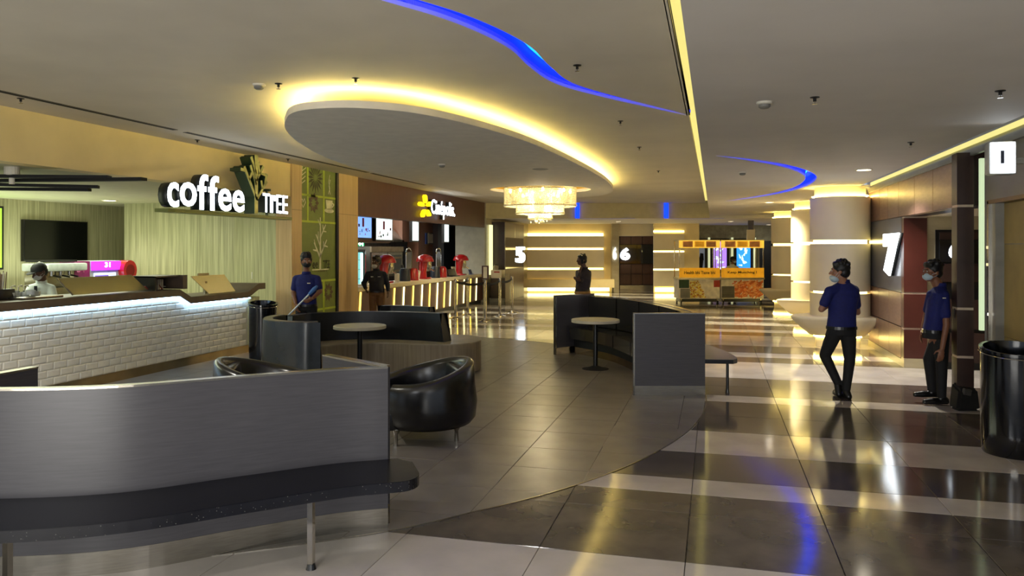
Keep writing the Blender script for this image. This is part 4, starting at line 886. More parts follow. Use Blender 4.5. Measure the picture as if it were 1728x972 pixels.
# lit number block
a, b, z0, z1 = U(1515, VR - .08), U(1490, VR - .08), ZA(466, 1503, VR - .08), ZA(394, 1503, VR - .08)
nb_ = thing('lit_number_block', 'thick glowing white numeral block on the blue grey glass', 'sign', (VR - .2, a, z0))
text('lit_number', '7', E('sign_bright', (240, 248, 255), 2.2), nb_, Matrix.Translation(-nb_.location) @ frameR(Vector((VR - .05, b, z0))), b - a, z1 - z0, .03, .09)
text('numeral_side', '7', SIDE, nb_, Matrix.Translation(-nb_.location) @ frameR(Vector((VR, b, z0))), b - a, z1 - z0, .05, .09)
struct(box('trim_7', VR - .012, VR, uB + .3, uA, ZA(410.5, 1480, VR), ZA(406, 1480, VR), E_WARML))
# doorway recess
rec = thing('doorway_recess', 'recessed stone doorway behind the standing man at right', 'doorway', (4.2, 12, 0))
box('side_wall', VR + .32, 4.7, uB - .06, uB + .1, 0, 2.29, STONE, rec); box('back_wall', 4.7, 4.8, 9.6, uB + .1, 0, 3.0, STONE, rec); box('soffit', VR + .3, 4.7, 9.7, uB, 2.29, 2.33, CREAM, rec); box('near_wall', VR + .3, 4.7, 9.6, 9.7, 0, 2.33, STONE, rec)
bd = thing('recess_door', 'dark panelled door with glass and a modelled reflection of a lit numeral inside the right recess', 'door', (4.0, uB - .1, 0))
q = lambda px, Yd: (px - 864) / F * Yd
yy = uB - .07
def onY(px, py, u_=yy):       # point on the plane Y = u_
    t = (px - 864) / F; Yd = u_ / (t * s_ + c_); X = t * Yd; return Vector((X * c_ - Yd * s_, u_, HC + (HY - py) / F * Yd))
A, B = onY(1578, 388), onY(1611, 475)
box('frame', A.x, A.x + 1.1, yy - .03, yy, 0, A.z, BLACK, bd); box('glass', A.x + .05, A.x + 1.05, yy - .05, yy - .03, onY(1580, 442).z, onY(1580, 406).z, GLASSB, bd)
for i in range(3):
    for z0, z1 in ((.1, .55), (.6, 1.05), (onY(1580, 475).z, onY(1580, 444).z), (onY(1580, 404).z, A.z - .03)):
        box('panel', A.x + .05 + i * .34, A.x + .37 + i * .34, yy - .05, yy - .03, z0, z1 - .01, WOODD, bd)
n0 = onY(1599, 436); text('lit_number', '6', E_WHITE, bd, Matrix.Translation(-bd.location) @ frameB(n0 + Vector((0, -.05, 0))), .14, .24, .01, .03)  # glowing numeral stands in for a reflection in the dark glass
# dark column
dc = thing('dark_wood_column', 'tall dark wood column between the doorway and the green lit wall', 'column', (VR - .1, 9.62, 0))
for z0, z1 in ((.0, .58), (.6, 1.12), (1.14, 2.27), (2.29, 2.88)): box('panel', VR - .15, VR + .02, 9.55, 9.75, z0 + .004, z1 - .004, WOODD, dc)
box('joint', VR - .146, VR + .016, 9.555, 9.74, .01, 2.86, MATS['pale_joint'], dc)
# stone wall and light recess
struct(box('wall_right', VR + .22, VR + .4, 9.2, 9.6, 0, 2.9, STONEG)); struct(box('wall_right', VR + .02, VR + .4, 6.9 + 1.98, 9.2, 0, 2.9, STONEG))
lt_ = thing('wall_light_slot', 'tall greenish white light slot beside the dark column', 'light', (VR + .15, 9.5, 1.4)); box('tube', VR + .06, VR + .10, 9.47, 9.53, .9, 2.8, E('green_tube', (214, 235, 190), .3), lt_)
box('cover', VR + .15, VR + .2, 9.3, 9.52, .3, 2.86, mat('frosted_cover', (170, 176, 160), .5), lt_)
# near right wall with yellow doorway
uY = U(1668, VR)
struct(box('wall_right', VR + .02, VR + .3, -3, 8.88, 2.28, 2.9, STONEG))
yd = thing('yellow_doorway', 'ochre panelled doorway behind the black bin at the right edge', 'doorway', (VR + .1, 7.5, 0))
for z0, z1 in ((0, .9), (.9, 1.85), (1.85, 2.27)): box('panel', VR + .1, VR + .14, 4.2, uY, z0 + .003, z1 - .003, mat('ochre_door', (150, 128, 72), .5, var=.03), yd)
box('frame', VR, VR + .14, uY, uY + .05, 0, 2.3, STEEL, yd); box('frame', VR, VR + .14, 4.2, uY + .05, 2.27, 2.31, mat('bronze_trim', (120, 96, 60), .35, metal=.8), yd)
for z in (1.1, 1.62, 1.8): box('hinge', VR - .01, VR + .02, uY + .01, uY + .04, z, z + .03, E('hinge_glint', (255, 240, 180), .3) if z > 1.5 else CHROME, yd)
sb_ = thing('wall_sign_box', 'rounded white lit sign box on a chrome bracket above the ochre doorway', 'sign', (VR - .2, 8.2, 2.5))
p0 = U(1690, 2.56); bm = bmesh.new(); bx(bm, -.14, .09, p0 - 8.2 - .05, p0 - 8.2 + .09, -.02, .29, .03); obj('casing', bm, mat('sign_casing', (176, 176, 172), .3), sb_, True)
bm = bmesh.new(); bx(bm, -.125, .075, p0 - 8.2 - .056, p0 - 8.2 - .05, -.005, .275, 0); obj('lit_face', bm, E_WHITE, sb_); bm = bmesh.new(); bx(bm, -.045, -.015, p0 - 8.2 - .06, p0 - 8.2 - .055, .08, .2); obj('mark', bm, mat('sign_mark', (60, 66, 84), .5), sb_)
bm = bmesh.new(); tube(bm, [(.18, p0 - 8.2 - .6, .33), (.14, p0 - 8.2 - .62, .25), (.14, p0 - 8.2 - .6, .03), (.12, p0 - 8.2 - .45, -.04), (.22, p0 - 8.2 - .2, -.04)], .012, 8); obj('bracket', bm, CHROME, sb_, True)
bm = bmesh.new(); bx(bm, -.03, .22, p0 - 8.2 - .0, p0 - 8.2 + .04, .08, .14); obj('arm', bm, STEEL, sb_)
# cove along the top of the right wall
struct(box('trim_8', VR - .02, VR + .02, -3, 15.4, 2.84, 2.91, STONEG))
bm = bmesh.new(); bx(bm, 2.765, 2.778, -2, 15.2, 2.955, 3.01); lit('light_strip', 'warm green light strip in the gap along the top of the right wall', 'light', bm, E_COVE)
struct(box('trim_9', 2.50, VR + .02, -3, 15.5, 3.2, 3.22, CEIL))

# ---- cream columns with ledges
def column(Yd, pxl, lab, lab2, r=.52, w=None):
    Xl = (pxl - 864) / F * Yd; ctr = cw(Xl + r + .0, Yd); t = thing('cream_column', lab, 'column', (ctr.x, ctr.y, 0), TH)
    for z0, z1 in ((.55, .985), (1.03, 1.89), (1.965, 2.74)):
        bm = bmesh.new(); lathe(bm, [(0, z0), (r, z0), (r, z1), (0, z1)], n=56); obj('drum', bm, CREAM, t, True)
    for z in (.985, 1.89):
        bm = bmesh.new(); lathe(bm, [(r - .06, z), (r - .06, z + (.045 if z < 1 else .075))], n=56); obj('light_slot', bm, E_WARML, t)
    bm = bmesh.new(); lathe(bm, [(0, 2.74), (r - .08, 2.74), (r - .08, ZR), (0, ZR)], n=48); obj('neck', bm, CREAM, t)
    bm = bmesh.new(); lathe(bm, [(r - .05, 2.76), (r - .03, 2.775)], n=48); obj('led_ring', bm, E_WARM, t)
    # leaf shaped ledge that tapers underneath
    L = thing('curved_ledge', lab2, 'bench', (ctr.x, ctr.y, 0), TH); bm = bmesh.new()
    top = closed_cr([(-.95, -.15), (-.55, -.42), (.0, -.62), (.3, -.64), (.52, -.5), (.52, .5), (.1, .62), (-.6, .4)], 6); rows = []
    for sc2, z in ((.62, .22), (.8, .36), (.97, .50), (1.0, .55), (.99, .57)): rows.append([bm.verts.new((p.x * sc2, p.y * sc2, z)) for p in top])
    for A, B in zip(rows, rows[1:]):
        for i in range(len(A)): j = (i + 1) % len(A); bm.faces.new((A[i], A[j], B[j], B[i]))
    bm.faces.new(rows[0][::-1]); bm.faces.new(rows[-1]); obj('shell', bm, CREAM, L, True, 50)
    bm = bmesh.new(); rr = [(p.x * .5, p.y * .5) for p in top]; prism(bm, rr, 0, .22); obj('base', bm, CREAM, L)
    bm = bmesh.new(); n_ = len(rr); A = [bm.verts.new((x * 1.08, y * 1.08, .185)) for x, y in rr]; B = [bm.verts.new((x * 1.08, y * 1.08, .205)) for x, y in rr]
    for i in range(n_): j = (i + 1) % n_; bm.faces.new((A[i], A[j], B[j], B[i]))
    obj('under_light', bm, E_WARM, L)
column(14.2, 1370, 'nearest cream drum column with light slots behind the walking man', 'curved cream ledge around the nearest column, glowing beneath')
column(18.6, 1337, 'middle cream drum column with light slots', 'curved cream ledge around the middle column')
column(23.6, 1303, 'farthest cream drum column with light slots beside the carts', 'curved cream ledge around the farthest column')

# ================================================================ FOOD CARTS
YCt = 25.0
def cart(px0, px1, lab, words, seed, kind):
    A = cw((px0 - 864) / F * YCt, YCt); t = thing('food_cart', lab, 'food cart', (A.x, A.y, 0), TH); W_ = (px1 - px0) / F * YCt - .02; D = .8
    def b_(nm, x0, x1, y0, y1, z0, z1, m, par=t, bev=0): bm = bmesh.new(); bx(bm, x0, x1, y0, y1, z0, z1, bev); return obj(nm, bm, m, par)
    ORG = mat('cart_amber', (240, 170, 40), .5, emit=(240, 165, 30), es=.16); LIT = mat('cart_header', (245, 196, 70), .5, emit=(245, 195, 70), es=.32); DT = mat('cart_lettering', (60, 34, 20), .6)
    b_('cabinet', 0, W_, .02, D, .17, .80, mat('cart_print_ground', (232, 222, 200), .5)); b_('worktop', -.02, W_ + .02, -.03, D + .03, .80, .86, STEEL)
    b_('name_band', .0, W_, -.02, .0, .86, 1.18, ORG); b_('header', 0, W_, -.02, .06, 1.83, 2.08, LIT); b_('roof', 0, W_, 0, D, 2.06, 2.10, STEEL)
    for x in (.0, W_ - .03):
        for y in (0, D - .03): b_('post', x, x + .03, y, y + .03, .86, 2.08, STEEL)
    b_('rail', .05, W_ - .05, .1, D - .1, .06, .15, BLACK)
    for x in (.08, W_ - .08):
        for y in (.08, D - .08):
            h = b_('caster', x - .02, x + .02, y - .03, y + .03, .06, .17, STEEL); bm = bmesh.new(); tube(bm, [(x - .02, y, .06), (x + .02, y, .06)], .06, 14); obj('wheel', bm, BLACK, h)
    text('lettering', words, DT, t, frameB(Vector((W_ * (.12 if not kind else .15), -.021, .975))), W_ * (.76 if not kind else .68), .10, .002, .025)
    rnd = random.Random(seed); mm = [bmesh.new() for _ in range(3)]
    for k in range(260 if kind else 420):
        if kind: x, z, L, ww, an = rnd.uniform(.42 if kind == 2 else .1, W_ - .05), rnd.uniform(.24, .74), rnd.uniform(.1, .2), rnd.uniform(.03, .05), rnd.gauss(.5, .5)
        else: x, z = rnd.uniform(.36, .95), rnd.uniform(.2, .76); L, ww, an = rnd.uniform(.03, .07), rnd.uniform(.02, .035), rnd.uniform(0, 3.14)
        if not kind and x > .7 + .5 * (.6 - z): continue
        dx, dz = L / 2 * math.cos(an), L / 2 * math.sin(an)
        if x - abs(dx) < .01 or x + abs(dx) > W_ - .01: continue
        prism(mm[k % 3], seg((x - dx, z - dz), (x + dx, z + dz), ww), 0, .001 + .0004 * (k % 9))
    cols = [((240, 140, 70), (250, 168, 104), (214, 104, 50)), ((244, 210, 80), (252, 232, 130), (196, 130, 44))][0 if kind else 1]
    for i, b2 in enumerate(mm):
        bmesh.ops.transform(b2, matrix=frameB(Vector((0, .019, 0))), verts=b2.verts); tag(obj('food_print', b2, mat('food_%d_%d' % (kind > 0, i), cols[i], .6), t), kind='stuff')
    if kind:
        pn = b_('vent_grille', .02, .44, .0, .019, .2, .58, mat('grille_metal', (120, 116, 104), .4))
        for k in range(8): b_('slat', .04, .42, -.008, .0, .22 + k * .045, .24 + k * .045, BLACK, pn)
    else:
        b_('green_print', .0, .33, .012, .019, .52, .79, mat('dark_green_print', (38, 70, 44), .6)); b_('grey_print', .05, .36, .012, .019, .19, .5, mat('grey_print', (126, 124, 112), .6)); b_('red_print', 1.14, W_, .012, .019, .55, .77, mat('red_food_print', (170, 50, 36), .6))
    for k in range(3):
        x = .12 + k * (W_ - .2) / 3; hb_ = b_('menu_block', x, x + (W_ - .3) / 3.2, -.024, -.02, 1.86, 2.05, ORG if (k + kind) % 2 else mat('header_food', (236, 160, 96), .6))
        for j in range(4): b_('menu_line', x + .03, x + .3, -.026, -.024, 1.89 + j * .035, 1.90 + j * .035, DT, hb_)
    return t
cart(1146, 1216, 'left amber food cart reading Health bhi Taste bhi', 'Health bhi Taste bhi', 3, 0)
cart(1217, 1290, 'right amber food cart reading Keep Munching', 'Keep Munching !', 5, 2)
# ================================================================ CHANDELIER
ch = thing('crystal_chandelier', 'three tiered crystal bead chandelier hanging in the gold ceiling recess', 'chandelier', (cen.x, cen.y, 2.4))
CRY = mat('crystal_bead', (250, 236, 204), .15, metal=.1, var=.1, scale=40, spec=1, emit=(255, 214, 130), es=.06)
def curtain(wave, r, z0, z1, ns, step, lab=None):
    bm = bmesh.new(); rnd = random.Random(int(r * 100)); nb_ = int((z1 - z0) / step)
    for k in range(ns):
        a = k / ns * 2 * math.pi; rr = r * (1 + wave * math.cos(3 * a + 1)); x, y = rr * math.cos(a), rr * math.sin(a)
        for j in range(nb_):
            z = z1 - j * step - 2.4; s = .0125 if j < nb_ - 1 else .022
            v = [bm.verts.new((x + dx * s, y + dy * s, z + dz * s * 1.2)) for dx, dy, dz in ((1, 0, 0), (0, 1, 0), (-1, 0, 0), (0, -1, 0), (0, 0, 1), (0, 0, -1))]
            for i in range(4): bm.faces.new((v[i], v[(i + 1) % 4], v[4])); bm.faces.new((v[(i + 1) % 4], v[i], v[5]))
    tag(obj('bead_curtain', bm, CRY, ch), kind='stuff')
    bm = bmesh.new(); pts = [(r * (1 + wave * math.cos(3 * a / 48 * 6.2832 + 1)) * math.cos(a / 48 * 6.2832), r * (1 + wave * math.cos(3 * a / 48 * 6.2832 + 1)) * math.sin(a / 48 * 6.2832), z1 - 2.4 + .02) for a in range(48)]; tube(bm, pts, .012, 6, close=True); obj('hoop', bm, CHROME, ch)
curtain(.05, .80, 2.72, 3.16, 170, .03); curtain(.1, .52, 2.57, 3.14, 120, .03); curtain(.04, .27, 2.43, 3.14, 70, .03)
bm = bmesh.new()
rnd = random.Random(4)
for k in range(22):
    a, r_ = rnd.uniform(0, 6.28), rnd.uniform(0, .24); x, y, z = r_ * math.cos(a), r_ * math.sin(a), rnd.uniform(-.02, .12); s = .02
    v = [bm.verts.new((x + dx * s, y + dy * s, z + dz * s * 1.5)) for dx, dy, dz in ((1, 0, 0), (0, 1, 0), (-1, 0, 0), (0, -1, 0), (0, 0, 1), (0, 0, -1))]
    for i in range(4): bm.faces.new((v[i], v[(i + 1) % 4], v[4])); bm.faces.new((v[(i + 1) % 4], v[i], v[5]))
tag(obj('crystal_drops', bm, CRY, ch), kind='stuff')
obj('canopy', lathe(bmesh.new(), [(0, .94), (.88, .94), (.88, .90), (0, .90)], n=40), CHROME, ch)
bm = bmesh.new(); [tube(bm, [(x, y, .76), (x, y, .92)], .006, 6) for x, y in ((.8, 0), (-.8, 0), (0, .8), (0, -.8), (.5, 0), (-.5, 0), (.25, 0), (-.25, 0))]; obj('wires', bm, CHROME, ch)
_l = bpy.data.lights.new('chandelier_glow', 'POINT'); _l.energy = 55; _l.color = (1, .86, .55); _l.shadow_soft_size = .12; _lo = bpy.data.objects.new('chandelier_glow', _l); C.objects.link(_lo); _lo.parent = ch; _lo.location = (0, 0, .45)
BUL = E('bulb', (255, 226, 160), 9)
for k in range(15):
    if k < 8: a = k / 8 * 6.2832 + .3; r_ = .68; z = .70
    else: a = (k - 8) / 7 * 6.2832; r_ = .40; z = .60 + .05 * (k % 2)
    b_ = obj('bulb', lathe(bmesh.new(), [(0, -.045), (.025, -.03), (.035, 0), (.02, .035), (0, .045)], n=10), BUL, ch, True); b_.location = (r_ * math.cos(a), r_ * math.sin(a), z)

# ================================================================ FURNITURE
def V2(pts): return [cw(*p).to_2d() for p in pts]
def relbm(bm, t): bmesh.ops.transform(bm, matrix=Matrix.Translation(-t.location), verts=bm.verts); return bm
# ---- near left booth: curved outer panel with returns, granite ledge outside
outer = [Vector(p) for p in resample(V2([(-3.35, 4.18), (-2.79, 4.15), (-2.19, 4.25), (-1.64, 4.55), (-1.14, 4.82), (-.80, 4.93)]), 8)]
bt = thing('seating_booth', 'charcoal curved booth in the foreground at left with speckled outer ledge', 'booth', (outer[20].x, outer[20].y, 0))
HB = 1.04
def rb(nm, path, d0, d1, z0, z1, m, t=bt, smooth=False): return obj(nm, relbm(ribbon(bmesh.new(), path, d0, d1, z0, z1), t), m, t, smooth, 35)
rb('back_panel', outer, 0, .05, .13, HB - .012, LAMB, smooth=True); rb('top_cap', outer, -.002, .056, HB - .012, HB, STEEL)
rb('skirting', outer, -.004, .054, 0, .13, STEEL)
end = V2([(-.80, 5.01), (-1.32, 5.54)]); ret = [end[0], end[0].lerp(end[1], .5), end[1]]
rb('end_panel', ret, 0, .06, .13, HB - .012, LAMB); rb('top_cap', ret, -.002, .064, HB - .012, HB, STEEL); rb('skirting', ret, 0, .06, 0, .13, STEEL)
e2 = V2([(-3.12, 4.95), (-3.3, 4.18)]); ret2 = [e2[0], e2[0].lerp(e2[1], .5), e2[1]]
rb('end_panel', ret2, 0, .06, .13, HB - .012, LAMB); rb('top_cap', ret2, -.002, .064, HB - .012, HB, STEEL)
# inner upholstery
inn = outer[4:-8]
for k in range(0, len(inn) - 6, 7): sg_ = inn[k:k + 8]; rb('back_cushion', sg_, .06, .14, .45, .92, LEATHB, smooth=True); rb('seat_cushion', sg_, .06, .5, .3, .45, LEATHB, smooth=True)
# ledge outside with rounded end round the corner
A_ = offs(outer, -.50); tp = outer[-1]; d = (outer[-1] - outer[-2]).normalized(); nrm = Vector((d.y, -d.x))
arc = []
for k in range(0, 9): a = k / 8 * math.pi / 2; arc.append(tp + d * (.14 * math.sin(a) - 0) + nrm * (.5 - .16 + .16 * math.cos(a)))
arc += [tp + d * .14 + nrm * .1, tp + d * .06 + nrm * .0]
poly = [tuple(p) for p in outer] + [tuple(p) for p in reversed(arc)] + [tuple(p) for p in reversed(A_[:-1])]
bm = bmesh.new(); prism(bm, poly, .382, .44); obj('ledge', relbm(bm, bt), BLUEK, bt)
bm = bmesh.new(); prism(bm, poly, .44, .444); obj('ledge_top', relbm(bm, bt), mat('dark_navy_ledge_top', (10, 11, 20), .25, var=.06, spec=.3), bt)
for X, Yv in ((-1.13, 4.30), (-2.52, 3.82)):
    p = cw(X, Yv); bm = bmesh.new(); bx(bm, p.x - .016, p.x + .016, p.y - .016, p.y + .016, .03, .382, 0); lg = obj('leg', relbm(bm, bt), CHROME, bt)
    bm = bmesh.new(); lathe(bm, [(0, 0), (.03, 0), (.022, .03), (0, .03)], p.x, p.y, 14); obj('foot', relbm(bm, bt), BLACK, lg)
# ---- right booth
ro = [Vector(p) for p in resample(V2([(2.36, 9.45), (2.40, 10.1), (2.34, 10.8), (2.24, 11.5), (2.07, 12.3), (1.80, 12.9), (1.42, 13.5)]), 6)]
b2 = thing('seating_booth', 'black curved booth in the middle of the lobby with padded seats facing left', 'booth', (ro[18].x, ro[18].y, 0))

rb('back_shell', ro, -.0, .07, .12, .97, LAMB, b2); rb('top_cap', ro, -.003, .075, .97, .985, CHROME, b2); rb('skirting', ro, .0, .07, 0, .12, STEEL, b2)
ib = ro[1:-1]; nC = 5; L_ = len(ib) - 1
for k in range(nC):
    sg_ = ib[int(k * L_ / nC):int((k + 1) * L_ / nC) + 1]
    if len(sg_) < 2: continue
    m0, m1 = sg_[0], sg_[-1]; sg_ = [m0.lerp(m1, .03) if 0 else p for p in sg_]
    # pillowed cushions: ribbon with bevelled edges
    for nm, d0, d1, z0, z1 in (('back_cushion', .07, .2, .47, .98), ('seat_cushion', .09, .62, .27, .46)):
        bm = bmesh.new(); sh = sg_[:]; a_, b_ = sh[0], sh[-1]; dd = (b_ - a_).normalized(); sh = [sh[0] + dd * .02] + sh[1:-1] + [sh[-1] - dd * .02]
        ribbon(bm, sh, d0, d1, z0, z1); es = [e for e in bm.edges if e.calc_face_angle(0) > .6]
        bmesh.ops.bevel(bm, geom=es, offset=.04, segments=4, affect='EDGES', profile=.55); obj(nm, relbm(bm, b2), LEATHC, b2, True, 70)
rb('seat_base', ib, .12, .5, .12, .27, BLACKM, b2)
rb('seat_skirting', ib, .13, .48, 0, .12, mat('bronze_skirting', (170, 150, 116), .22, metal=1), b2)
def endp(pa, pb, t, th=.05):
    P = [Vector(p) for p in V2([pa, pb])]; P = [P[0], P[0].lerp(P[1], .5), P[1]]
    rb('end_panel', P, 0, th, .12, 1.0, LAMB, t); rb('edge_trim', P, -.002, th + .004, 1.0, 1.012, CHROME, t); rb('skirting', P, -.003, th, 0, .12, STEEL, t)
    Q = [P[0], P[0].lerp(P[-1], .02)]; rb('edge_trim', Q, -.003, th + .004, 0, 1.0, STEEL, t)
endp((1.49, 9.38), (2.37, 9.38), b2, .06)
endp((.74, 12.95), (1.46, 13.55), b2)
# outer ledge of the right booth
A_ = ro[:-3]; B_ = offs(A_, -.45); B2 = []
for i, p in enumerate(B_):
    B2.append(p)
q0, q1 = A_[0], B2[0]; dn = (A_[0] - A_[1]).normalized()
rc = [q1 + (B2[1] - B2[0]).normalized() * .18, q1 + (B2[1] - B2[0]).normalized() * .08 + (q0 - q1).normalized() * .015, q1 + (q0 - q1).normalized() * .08, q1 + (q0 - q1).normalized() * .2]
poly = [tuple(p) for p in A_] + [tuple(p) for p in reversed(B2[2:])] + [tuple(p) for p in rc] + [tuple(q0)]
bm = bmesh.new(); prism(bm, [tuple(p) for p in [*A_, *reversed(B2[2:]), *rc]], .382, .43); obj('ledge', relbm(bm, b2), BLACK, b2)
bm = bmesh.new(); prism(bm, [tuple(p) for p in [*A_, *reversed(B2[2:]), *rc]], .43, .437); obj('ledge_top', relbm(bm, b2), mat('grey_ledge_top', (112, 104, 98), .25), b2)
for X, Yv in ((2.70, 9.58), (2.68, 11.4)):
    p = cw(X, Yv); bm = bmesh.new(); tube(bm, [(p.x, p.y, .04), (p.x, p.y, .382)], .018, 12); lg = obj('leg', relbm(bm, b2), BLACK, b2, True)
    bm = bmesh.new(); lathe(bm, [(0, 0), (.024, 0), (.02, .04), (0, .04)], p.x, p.y, 14); obj('foot', relbm(bm, b2), BLACK, lg)
# ---- tables
def table(p, lab, r=.36):
    t = thing('round_table', lab, 'table', p); bm = lathe(bmesh.new(), [(0, .70), (r - .01, .70), (r, .705), (r, .74), (r - .006, .747), (0, .747)], n=56); obj('tabletop', bm, TABLE, t, True)
    obj('pole', lathe(bmesh.new(), [(.035, .02), (.035, .69), (.1, .695), (.1, .70)], n=20), BLACK, t, True); obj('base', lathe(bmesh.new(), [(0, 0), (.2, 0), (.2, .008), (.12, .022), (.04, .05), (0, .05)], n=40), BLACKM, t, True)
table(cw(1.25, 11.45), 'round pale table with black pedestal inside the middle booth'); table(cw(-2.10, 10.55), 'round pale table before the serpentine sofa at left')
# ---- serpentine sofa on veneer platform
sofa = thing('curved_banquette', 'black curved banquette on a pale veneer platform left of centre', 'sofa', cw(-2.0, 11, 0))
pl = closed_cr(V2([(-.47, 11.3), (-.75, 10.85), (-1.3, 10.85), (-1.8, 11.0), (-2.3, 10.9), (-2.75, 10.55), (-3.2, 10.9), (-3.0, 11.6), (-2.2, 11.9), (-1.2, 12.1), (-.6, 11.9)]), 8)
bm = bmesh.new(); prism(bm, [tuple(p) for p in pl], .02, .435); obj('platform', relbm(bm, sofa), VEN, sofa, True, 30)
bm = bmesh.new(); prism(bm, [tuple(p) for p in pl], .435, .45); obj('platform_top', relbm(bm, sofa), mat('platform_laminate', (176, 164, 138), .3), sofa, True, 30)
def lean(path, d0, d1, z0, z1, top=0):
    """upholstered back: thick at the foot, thinner at the top, ends raked"""
    A0, B0 = offs(path, d0), offs(path, d1); A1, B1 = offs(path, d0 + top), offs(path, d1 - top); bm = bmesh.new(); n = len(path); g = []
    for i in range(n):
        pull = 0
        g.append([bm.verts.new((*A0[i], z0)), bm.verts.new((*B0[i], z0)), bm.verts.new((*B1[i], z1)), bm.verts.new((*A1[i], z1))])
    for i, j in ((0, 1), (n - 1, n - 2)):
        dd = (path[j] - path[i]).normalized() * .09
        for v in g[i][2:]: v.co.x += dd.x; v.co.y += dd.y
    for i in range(n - 1):
        for k in range(4): bm.faces.new((g[i][k], g[i][(k + 1) % 4], g[i + 1][(k + 1) % 4], g[i + 1][k]))
    bm.faces.new(g[0]); bm.faces.new(g[-1][::-1])
    es = [e for e in bm.edges if len(e.link_faces) == 2 and e.calc_face_angle(0) > .7]; bmesh.ops.bevel(bm, geom=es, offset=.02, segments=2, affect='EDGES')
    return bm
backp = [Vector(p) for p in resample(V2([(-.93, 11.15), (-1.3, 11.35), (-1.8, 11.5), (-2.4, 11.5), (-2.95, 11.2), (-3.2, 10.75)]), 8)]
obj('backrest', relbm(lean(backp, -.08, .12, .452, .86, .03), sofa), LEATHB, sofa, True, 40)
shell = [Vector(p) for p in resample(V2([(-3.2, 10.7), (-3.28, 10.3), (-3.17, 9.9), (-2.9, 9.65), (-2.6, 9.55), (-2.38, 9.6)]), 8)]
obj('outer_shell', relbm(lean(shell, -.07, .12, .05, .88, .03), sofa), mat('graphite_shell', (40, 46, 50), .25, spec=.7), sofa, True, 40)
obj('shell_top_rim', relbm(ribbon(bmesh.new(), shell[2:-2], -.03, .08, .878, .89), sofa), mat('rim_brown', (88, 78, 64), .3), sofa)
s2 = thing('curved_banquette', 'second black curved banquette back behind the first, by the snack bar', 'sofa', cw(-2.2, 13.5, 0))
bp_ = [Vector(p) for p in resample(V2([(-1.3, 13.0), (-1.7, 13.3), (-2.1, 13.45), (-2.35, 13.3)]), 8)]
obj('backrest', relbm(lean(bp_, -.06, .1, .42, .81, .02), s2), LEATHB, s2, True, 40)
bm = bmesh.new(); prism(bm, [tuple(p) for p in closed_cr(V2([(-1.1, 13.0), (-1.7, 12.9), (-2.4, 13.1), (-2.6, 13.6), (-1.9, 13.9), (-1.2, 13.6)]), 6)], 0, .42); obj('platform', relbm(bm, s2), VEN, s2)
# ---- tub chairs
def tub(p, rz, lab):
    t = thing('tub_chair', lab, 'armchair', p, rz, 'black leather tub chairs')        # faces +Y locally
    R_, n, a0 = .48, 44, math.radians(38); rows = []; bm = bmesh.new()
    for k in range(n + 1):
        a = math.pi / 2 + a0 + (2 * math.pi - 2 * a0) * k / n; f_ = 1 - abs(k / n * 2 - 1)     # 1 at the middle of the back
        h = .56 + .18 * (math.sin(f_ * math.pi / 2) ** 2); ex = 1 + .08 * math.cos(a) ** 2; c2, s2_ = math.cos(a) * ex, math.sin(a)
        prof = [(R_ - .03, .15), (R_ + .01, .2), (R_ + .025, .34), (R_ + .005, .5), (R_ - .005, h - .03), (R_ - .03, h), (R_ - .075, h - .005), (R_ - .1, h - .05), (R_ - .105, .4), (R_ - .1, .15)]
        rows.append([bm.verts.new((c2 * r, s2_ * r, z)) for r, z in prof])
    m_ = len(rows[0])
    for A, B in zip(rows, rows[1:]):
        for i in range(m_): bm.faces.new((A[i], A[(i + 1) % m_], B[(i + 1) % m_], B[i]))
    bm.faces.new(rows[0]); bm.faces.new(rows[-1][::-1]); obj('shell', bm, LEATH, t, True, 60)
    bm = bmesh.new(); bx(bm, -.32, .32, -.29, .43, .3, .46, .04); obj('seat_cushion', bm, LEATH, t, True, 60)
    bm = bmesh.new(); bx(bm, -.26, .26, -.34, -.22, .46, .69, .035, Matrix.Rotation(math.radians(4), 4, 'X')); obj('back_cushion', bm, LEATH, t, True, 60)
    bm = bmesh.new(); bx(bm, -.34, .34, -.31, .4, .15, .3, .01); obj('seat_base', bm, BLACK, t, True)
    for x, y in ((-.3, -.24), (.3, -.24), (-.3, .33), (.3, .33)):
        bm = bmesh.new(); tube(bm, [(x, y, .16), (x, y, .1), (x, y, .0)], [.05, .018, .022], 12); tube(bm, [(x - .05, y, .155), (x - .02, y, .1), (x, y, .06)], .01, 8); tube(bm, [(x + .05, y, .155), (x + .02, y, .1), (x, y, .06)], .01, 8); obj('leg', bm, CHROME, t, True)
    return t
tub(cw(-.84, 7.36), TH + math.radians(108), 'black leather tub chair on chrome feet, back to the lobby, right of the foreground booth')
tub(cw(-2.42, 7.5), TH + math.radians(-80), 'black leather tub chair partly hidden behind the foreground booth panel')
